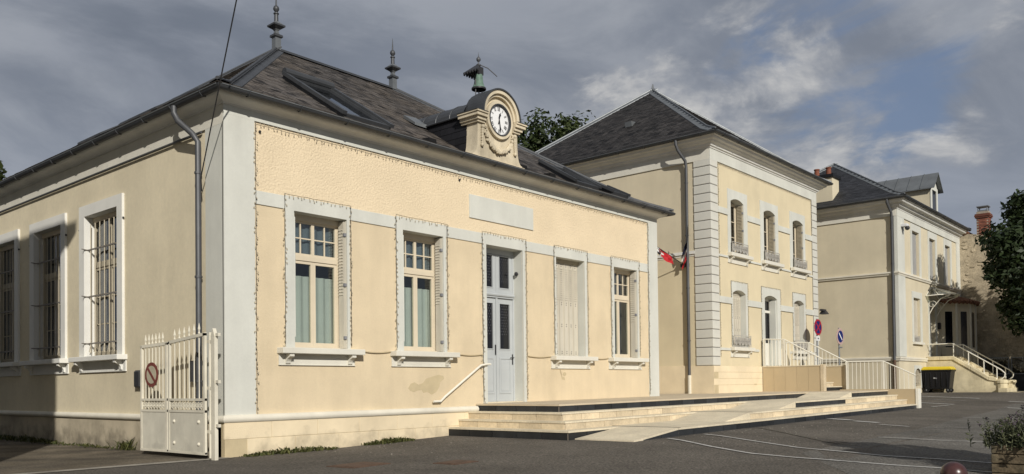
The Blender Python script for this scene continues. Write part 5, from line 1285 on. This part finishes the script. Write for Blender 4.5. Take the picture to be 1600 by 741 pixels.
# stone stair of the far house
ST = thing('stone_stair', 'worn stone stair with thick sloping side wall leading to the far house door', 'stair', (34.9, -3.5, .48))
for x0, x1, nm in ((34.0, 34.28, 'near_wall'), (35.75, 36.0, 'far_wall')):
    P = [(-1.76, .2), (-4.75, .2), (-4.75, .95), (-4.25, 1.0), (-2.85, 1.93), (-1.76, 1.93)]; q = MB(); i = len(P)
    q.v = [(x0, y, z) for y, z in P]+[(x1, y, z) for y, z in P]; q.f = [tuple(range(i-1, -1, -1)), tuple(range(i, 2*i))]+[(j, (j+1) % i, (j+1) % i+i, j+i) for j in range(i)]; q.t = [.5]*len(q.f); q.build('stair_wall', 'stairstone', ST)
    C = [(-1.77, 1.93, 2.10), (-2.85, 1.93, 2.10), (-4.25, 1.0, 1.17), (-4.55, .95, 1.10)]
    for (a, b) in zip(C, C[1:]):
        m = 2 if abs(a[0]-b[0]) > .5 else 1
        for j in range(m):
            f = lambda t: (a[0]+(b[0]-a[0])*t, a[1]+(b[1]-a[1])*t, a[2]+(b[2]-a[2])*t); s, e_ = f(j/m+.004), f((j+1)/m-.004)
            MB().hexa([(x0-.05, s[0], s[1]), (x1+.05, s[0], s[1]), (x1+.05, e_[0], e_[1]), (x0-.05, e_[0], e_[1]), (x0-.05, s[0], s[2]), (x1+.05, s[0], s[2]), (x1+.05, e_[0], e_[2]), (x0-.05, e_[0], e_[2])]).build('coping_stone', 'stairstone', ST, bevel=.012)
    MB().lathe(((x0+x1)/2, -4.72, .3), [(.22, 0), (.22, .55), (.26, .58), (.26, .68), (.2, .72), (.02, .74)], 12).build('newel', 'stairstone', ST)
MB().box(WORLD, 34.28, 35.75, -2.85, -1.76, 1.9, 2.08).build('landing', 'stairstone', ST)
for k in range(9):
    z = 2.08-(k+1)*.178; y = -2.85-k*.26; MB().box(WORLD, 34.25 if k < 7 else 33.8, 35.8 if k < 7 else 36.2, y-.30 if k < 8 else y-.42, y+.02, .2, z).build('step', 'stairstone', ST)
for x, s in ((34.12, 'near'), (35.88, 'far')):
    T = thing('stair_handrail', 'white tubular handrail on the %s wall of the far house stone stair' % s, 'handrail', (x, -3.2, 2.1), 'handrails of the stone stair')
    MB().tube([(x, -1.78, 2.66), (x, -2.85, 2.66), (x, -4.70, 1.46), (x, -4.86, 1.30), (x, -4.84, 1.15), (x, -4.62, .98)], .026, 8).build('rail', 'rail_white', T, smooth=True)
    for y, z0, z1 in ((-2.85, 2.1, 2.66), (-3.45, 1.68, 2.27), (-4.05, 1.28, 1.88), (-4.55, 1.05, 1.55)): MB().tube([(x, y, z0), (x, y, z1)], .022, 8).build('post', 'rail_white', T, smooth=True)
# wheeled bin
def bin_():
    T = thing('wheeled_bin', 'large black wheeled bin with a yellow lid beside the stone stair', 'bin', (33.45, -2.4, .5)); z = gz(33.4, -2.3)
    y0, y1, x0, x1 = -2.98, -1.80, 33.05, 33.8
    def lev(f, zz): w = (y1-y0)/2*f; d = (x1-x0)/2*f; cx, cy = (x0+x1)/2, (y0+y1)/2; return [(cx-d, cy-w, zz), (cx+d, cy-w, zz), (cx+d, cy+w, zz), (cx-d, cy+w, zz)]
    m = MB(); m.hexa(lev(.84, z+.16)+lev(1.0, z+.98)); m.hexa(lev(1.05, z+.93)+lev(1.06, z+1.0))
    for k in range(5): yy = y0+.15+k*.22; m.hexa([(x0-.005, yy, z+.25), (x0+.1, yy, z+.25), (x0+.1, yy+.03, z+.25), (x0-.005+.05, yy+.03, z+.25), (x0-.02, yy, z+.9), (x0+.1, yy, z+.9), (x0+.1, yy+.03, z+.9), (x0-.02, yy+.03, z+.9)])
    m.build('body', 'bin_black', T, bevel=.02)
    l = MB(); l.hexa(lev(1.07, z+1.0)+lev(1.08, z+1.04)); l.hexa(lev(1.06, z+1.04)+lev(.9, z+1.15)); l.build('lid', 'bin_yellow', T, bevel=.02)
    for yy in (y0+.15, y1-.15):
        for xx in (x0+.12, x1-.12):
            w = MB(); w.tube([(xx-.03, yy, z+.10), (xx+.03, yy, z+.10)], .095, 14); w.build('wheel', 'rubber', T); MB().box(WORLD, xx-.045, xx+.045, yy-.02, yy+.02, z+.08, z+.2).build('wheel_fork', 'galv', T)
    g = MB()
    for k, a in enumerate((0, .035, .07, .105)): g.tube([(x0+.012, -2.40+a, z+.62), (x0+.012, -2.385+a, z+.67+.01*(k % 2)), (x0+.012, -2.375+a, z+.62)], .008, 4)
    g.build('logo', 'sign_white', T)
bin_()
cm = thing('security_camera', 'small white dome camera on the corner pilaster of the far house', 'camera', (30.4, -1.85, 7.6)); MB().box(FC, 30.45, 30.75, .03, .30, 7.55, 7.68).build('bracket', 'camera_white', cm, bevel=.02); MB().sphere(FC(30.6, .26, 7.50), .10, 10, 7).build('dome', 'lamp_dark', cm, smooth=True)

# ------------------------------------------------------------------ rough stone house with brick chimney
R4 = thing('rubble_house', 'old house with bare rubble stone end wall and a brick chimney, behind the tree', 'house', (42, -4, .5)); X4 = 40.25
P = [(1.5, .2), (-9.0, .2), (-9.0, 5.4), (-7.0, 6.35), (-3.2, 8.2), (-2.6, 8.38), (-1.9, 8.5), (1.5, 7.2)]
MB().poly(side(X4), P, -6.0, 0).build('stone_wall', 'rubble', R4)
st = MB(); r = random.Random(11)
for k in range(420):
    y = r.uniform(-8.8, -1.9); z = r.uniform(2.0, 8.3)
    if z > 8.3+min(0, (y+3)*.45): continue
    w, h = r.uniform(.05, .16), r.uniform(.03, .09); c = [(y+w*math.cos(2*math.pi*j/7)*r.uniform(.7, 1.1), z+h*math.sin(2*math.pi*j/7)*r.uniform(.7, 1.1)) for j in range(7)]
    st.poly(side(X4), c, -.02, r.uniform(.01, .04), r.random())
st.build('field_stones', 'stone', R4, kind='stuff')
rm = MB()
for a, b in (((-9.2, 5.3), (-3.25, 8.18)), ((-2.2, 8.48), (1.6, 7.2))): 
    F4 = side(X4); rm.hexa([F4(a[0], .08, a[1]), F4(b[0], .08, b[1]), F4(b[0], -6.2, b[1]), F4(a[0], -6.2, a[1]), F4(a[0], .08, a[1]+.1), F4(b[0], .08, b[1]+.1), F4(b[0], -6.2, b[1]+.1), F4(a[0], -6.2, a[1]+.1)])
rm.build('roof', 'rooftile', R4)
bk = MB().box(WORLD, X4+.03, X4+.57, -3.12, -2.58, 8.0, 9.52).build('chimney', 'mortar', R4)
bm = MB().box(WORLD, 0, .125, 0, .27, 0, .062).mesh('brick', 'brick'); z = 8.1; row = 0
bms = []
for t in range(4):
    q = MB(); q.box(WORLD, 0, .02, 0, .165, 0, .058, [.1, .4, .7, .95][t]); q.box(WORLD, -.001, .019, .001, .164, .001, .057, [.1, .4, .7, .95][t]); bms.append(q.mesh('brick', 'brick'))
while z < 9.3:
    for j in range(-1, 3):
        y = -3.13+j*.178+(.089 if row % 2 else 0)
        if y < -3.14 or y+.165 > -2.55: continue
        link('brick', random.choice(bms), bk, (X4+.015, y, z)); 
    for j in range(3):
        o = link('brick', random.choice(bms), bk, (X4+.03+j*.178, -3.135, z), 0); o.rotation_euler = (0, 0, -math.pi/2); o.location = (X4+.03+j*.178+.0, -3.115, z)
    z += .07; row += 1
for dz, e in ((9.20, .03), (9.27, .055), (9.34, .035)): MB().box(WORLD, X4+.0-e, X4+.60+e, -3.15-e, -2.55+e, dz, dz+.065).build('brick_course', 'brick', bk)
MB().box(WORLD, X4+.1, X4+.5, -3.05, -2.65, 9.52, 9.60).build('chimney_crown', 'galv', bk)
for a, b in ((X4+.08, -3.07), (X4+.48, -3.07), (X4+.08, -2.66), (X4+.48, -2.66)): MB().box(WORLD, a, a+.04, b, b+.04, 9.5, 9.76).build('cowl_leg', 'galv', bk)
MB().box(WORLD, X4+.03, X4+.57, -3.12, -2.58, 9.76, 9.80).build('cowl', 'galv', bk)
# low dark wall with glazed screen in front of the rubble wall
SW = thing('glazed_screen', 'low dark wall topped by a grey framed glass screen at the right edge', 'screen', (39.6, -4.5, .48))
MB().box(WORLD, 39.5, 39.65, -8.5, -2.95, .3, 1.28).build('low_wall', 'lamp_dark', SW)
for y0, y1 in ((-4.02, -2.95), (-5.25, -4.1), (-6.4, -5.3)):
    MB().ring(side(39.55), [(y0, 1.28), (y1, 1.28), (y1, 2.12), (y0, 2.12)], [(y0+.05, 1.33), (y1-.05, 1.33), (y1-.05, 2.07), (y0+.05, 2.07)], -.03, .03).build('screen_frame', 'galv', SW); MB().box(side(39.55), y0+.05, y1-.05, -.004, .004, 1.33, 2.07).build('pane', 'glass_dk', SW)

# ------------------------------------------------------------------ neighbouring house left of the yard (only its shadow shows)
NB = thing('neighbour_house', 'rendered house across the gate yard whose shadow falls on the barred windows', 'house', (-9, 8, 0))
MB().box(WORLD, -14, -6.0, -3.41, 18, -.5, 10.11).build('wall', 'neigh', NB)
q = MB(); e0, e1 = -5.65, -3.86
q.hexa([(-14.4, e1, 10.11), (e0, e1, 10.11), (e0, 18.4, 10.11), (-14.4, 18.4, 10.11), (-14.4, e1, 10.36), (e0, e1, 10.36), (e0, 18.4, 10.36), (-14.4, 18.4, 10.36)]); q.hexa([(-14.4, e1+.1, 10.36), (e0-.1, e1+.1, 10.36), (e0-.1, 18.3, 10.36), (-14.4, 18.3, 10.36), (-10.4, 2, 12.2), (-9.8, 2, 12.2), (-9.8, 13, 12.2), (-10.4, 13, 12.2)])
q.build('roof', 'rooftile', NB)
for y in (1.5, 5, 8.5, 12): 
    for z in (1.0, 5.2): w = MB().ring(lambda u, d, z_: (-6.0+d, u, z_), [(y, z), (y+1.1, z), (y+1.1, z+2), (y, z+2)], [(y+.08, z+.08), (y+1.02, z+.08), (y+1.02, z+1.92), (y+.08, z+1.92)], 0, .04).build('window', 'winwhite', NB); MB().box(lambda u, d, z_: (-6.0+d, u, z_), y+.08, y+1.02, .003, .012, z+.08, z+1.92).build('pane', 'black_glass', w)

# ------------------------------------------------------------------ vegetation
def leaves(mb, c, R, n, size, rnd, clumps=40, flat=1.0, hollow=.55):
    C = []
    for k in range(clumps):
        while True:
            v = Vector((rnd.uniform(-1, 1), rnd.uniform(-1, 1), rnd.uniform(-1, 1)))
            if hollow < v.length < 1: break
        C.append((Vector((v.x*R[0], v.y*R[1], v.z*R[2])), rnd.uniform(.16, .36)*min(R), rnd.uniform(-.25, .25)))
    c = Vector(c)
    for k in range(n):
        q, r, tn = rnd.choice(C); 
        v = Vector((rnd.gauss(0, 1), rnd.gauss(0, 1), rnd.gauss(0, 1))); v.normalize(); p = c+q+v*r*rnd.random()**.4
        a = Vector((rnd.gauss(0, 1), rnd.gauss(0, 1), rnd.gauss(0, .7))).normalized(); nrm = (v+Vector((0, 0, .6))+Vector((rnd.gauss(0, .6), rnd.gauss(0, .6), rnd.gauss(0, .6)))).normalized()
        a = (a-nrm*a.dot(nrm)); 
        if a.length < .05: continue
        a.normalize(); b = nrm.cross(a); s = size*rnd.uniform(.6, 1.3); i = len(mb.v)
        mb.v += [tuple(p-a*s), tuple(p+b*s*.45-a*s*.1), tuple(p+a*s), tuple(p-b*s*.45-a*s*.1)]; mb.f.append((i, i+1, i+2, i+3)); mb.t.append(min(1, max(0, rnd.gauss(.45+tn, .2))))
    return mb, C
def tree(name, label, base, c, R, n, size, lm, seed, clumps=40, group=None, tr=.16, hollow=.55):
    r = random.Random(seed); T = thing(name, label, 'tree', base, group); c = Vector(c); b = Vector(base)
    mb, C = leaves(MB(), c, R, n, size, r, clumps, hollow=hollow); mb.build('crown', lm, T, kind='stuff', fix=False)
    t = MB(); top = c+Vector((0, 0, R[2]*.2)); mid = b.lerp(top, .5)+Vector((r.uniform(-.1, .1), r.uniform(-.1, .1), 0))
    t.tube([b-Vector((0, 0, .1)), b+Vector((0, 0, .3)), mid, top], [tr*1.4, tr, tr*.75, tr*.3], 10); t.build('trunk', 'bark', T, smooth=True)
    for q, rr, _ in C[:26]:
        s = mid.lerp(top, r.uniform(0, .9)); e = c+q; MB().tube([s, s.lerp(e, .5)+Vector((0, 0, -.1*R[2]*.3)), e], [tr*.4, tr*.25, tr*.08], 5).build('limb', 'bark', T, smooth=True)
    return T
tree('street_tree', 'dense dark round-headed tree at the right edge in front of the rubble wall', (35.2, -6.6, gz(35, -6.6)), (35.2, -6.6, 6.0), (2.75, 2.75, 3.1), 26000, .15, 'leaf_dark', 3, 90, 'street trees of the car park', hollow=.35)
tree('street_tree', 'round-headed tree outside the right edge shading the rubble wall', (35.6, -11.6, gz(35, -11)), (35.6, -11.6, 6.2), (2.5, 2.5, 2.9), 9000, .2, 'leaf_dark', 4, 60, 'street trees of the car park', hollow=.35)
tree('street_tree', 'small round-headed tree outside the right edge shading the foreground asphalt', (3.7, -14.3, gz(3, -14)), (3.7, -14.3, 3.1), (1.0, 1.0, .8), 6000, .10, 'leaf_dark', 8, 45, 'street trees of the car park', hollow=.2)
tree('garden_tree', 'loose green tree rising behind the valley between the two nearer roofs', (27.4, 14.2, 0), (27.4, 14.2, 11.45), (4.6, 3.4, 3.2), 30000, .15, 'leaf_mid', 6, 120, tr=.25, hollow=.1)
tree('garden_tree', 'green treetop showing above the gutter at the left edge', (2.2, 20.5, 0), (2.2, 20.5, 7.4), (1.7, 1.7, 1.9), 5000, .17, 'leaf_mid', 9, 40, tr=.15)
def weeds(name, label, pts, h, n, seed, lm='leaf_weed', spread=.10):
    r = random.Random(seed); mb = MB()
    for k in range(n):
        t = r.random(); i = min(len(pts)-2, int(t*(len(pts)-1))); f = t*(len(pts)-1)-i; x = pts[i][0]+(pts[i+1][0]-pts[i][0])*f; y = pts[i][1]+(pts[i+1][1]-pts[i][1])*f
        x += r.gauss(0, spread*.4); y += -abs(r.gauss(0, spread)) if abs(pts[0][1]-pts[-1][1]) < .3 else r.gauss(0, spread); 
        if abs(pts[0][1]-pts[-1][1]) >= .3: x = pts[0][0]-abs(r.gauss(0, spread))
        z = gz(x, y); a = r.uniform(0, 6.28); L = h*r.uniform(.3, 1.1)*(.4+.6*math.sin(math.pi*min(.98, max(.02, t)))); d = Vector((math.cos(a), math.sin(a), 0)); w = r.uniform(.008, .018); s = Vector((-d.y, d.x, 0))*w
        p = Vector((x, y, z)); q = p+d*L*.5+Vector((0, 0, L*.6)); e = p+d*L*.9+Vector((0, 0, L*r.uniform(.5, .95))); tn = r.random()
        mb.face([p-s*.5, p+s*.5, q+s, q-s], tn); mb.face([q-s, q+s, e], tn)
    return tag(mb.build(name, lm, None, fix=False), label, 'weeds', 'weeds along the wall foot')
weeds('weed_clump', 'long straggle of dry weeds along the plinth nearest the gate', [(.25, -.08), (1.2, -.08), (2.1, -.08)], .13, 520, 1)
weeds('weed_clump', 'clump of green weeds at the plinth below the gap between the first windows', [(2.8, -.08), (3.4, -.08), (4.0, -.08)], .13, 480, 2)
weeds('weed_clump', 'tall tuft of grass at the yard wall beside the gate', [(-.06, 3.0), (-.06, 3.6)], .30, 90, 3)
weeds('weed_clump', 'low scatter of weeds along the yard wall under the barred window', [(-.06, 3.9), (-.06, 6.0)], .10, 160, 4); weeds('weed_clump', 'dark strip of weeds along the shaded foot of the yard wall', [(-.06, 6.2), (-.06, 10.8)], .18, 500, 5, spread=.12)
# timber planter with herbs
PL = thing('timber_planter', 'planter box of rough timber sleepers in the right foreground', 'planter', (5.3, -11, -.3)); px0, px1, py0, py1 = 4.95, 5.95, -12.1, -10.2; zt_ = .16
for k in range(4):
    z1 = zt_-k*.122; z0 = z1-.115; e = .015*(k % 2)
    for (a, b, c, d) in ((px0-e, px0+.09-e, py0+.05*(k % 2), py1), (px1-.09, px1, py0, py1), (px0+.092, px1-.092, py1-.09, py1+.012*(k % 2)), (px0+.092, px1-.092, py0, py0+.09)):
        MB().box(WORLD, a, b, c, d, z0, z1).build('sleeper', 'wood', PL, bevel=.008)
MB().box(WORLD, px0+.05, px1-.05, py0+.05, py1-.05, -.4, zt_-.06).build('soil', 'soil', PL)
def herbs(label, c, R, h, n, seed, flowers):
    r = random.Random(seed); T = thing('herb_plant', label, 'plant', (c[0], c[1], zt_-.06), 'herbs in the timber planter'); st = MB(); fl = MB()
    for k in range(n):
        x, y = c[0]+r.gauss(0, R), c[1]+r.gauss(0, R*1.2); a = r.uniform(0, 6.28); lean = r.uniform(.05, .45); H = h*r.uniform(.45, 1.1); p = Vector((x, y, zt_-.06)); e = p+Vector((math.cos(a)*lean*H, math.sin(a)*lean*H, H))
        st.tube([p, p.lerp(e, .5)+Vector((0, 0, .03)), e], [.006, .004, .002], 3, r.random())
        for j in range(22):
            t = r.uniform(.08, 1); q = p.lerp(e, t); b = r.uniform(0, 6.28); L = .075*(1.1-t*.6); d = Vector((math.cos(b), math.sin(b), r.uniform(.3, 1))).normalized(); s = d.orthogonal().normalized()*L*.16
            st.face([q, q+d*L*.5+s, q+d*L, q+d*L*.5-s], r.random())
        if r.random() < flowers:
            for j in range(6): q = p.lerp(e, r.uniform(.85, 1.02)); fl.sphere(q+Vector((r.gauss(0, .008), r.gauss(0, .008), 0)), .010, 5, 3)
    st.build('foliage', 'leaf_herb', T, kind='stuff', fix=False); 
    if fl.v: fl.build('flower_heads', 'flower', T, kind='stuff')
herbs('bushy flowering herb at the left end of the timber planter', (5.22, -10.5), .16, .40, 190, 1, .3)
herbs('tall flowering herb with purple heads in the middle of the timber planter', (5.4, -11.0), .20, .50, 230, 2, .35); herbs('grassy herb clump at the near end of the timber planter', (5.35, -11.5), .18, .42, 200, 3, .1)
# ball bollard
BO = thing('ball_bollard', 'dark red ball-topped bollard at the bottom right of the road', 'bollard', (1.83, -10.5, -.35))
MB().sphere((1.83, -10.5, .065), .125, 24, 16).build('ball', 'bollard', BO, smooth=True); MB().lathe((1.83, -10.5, -.4), [(.075, 0), (.075, .05), (.055, .07), (.05, .33), (.06, .35)], 14).build('post', 'bollard', BO, smooth=True)
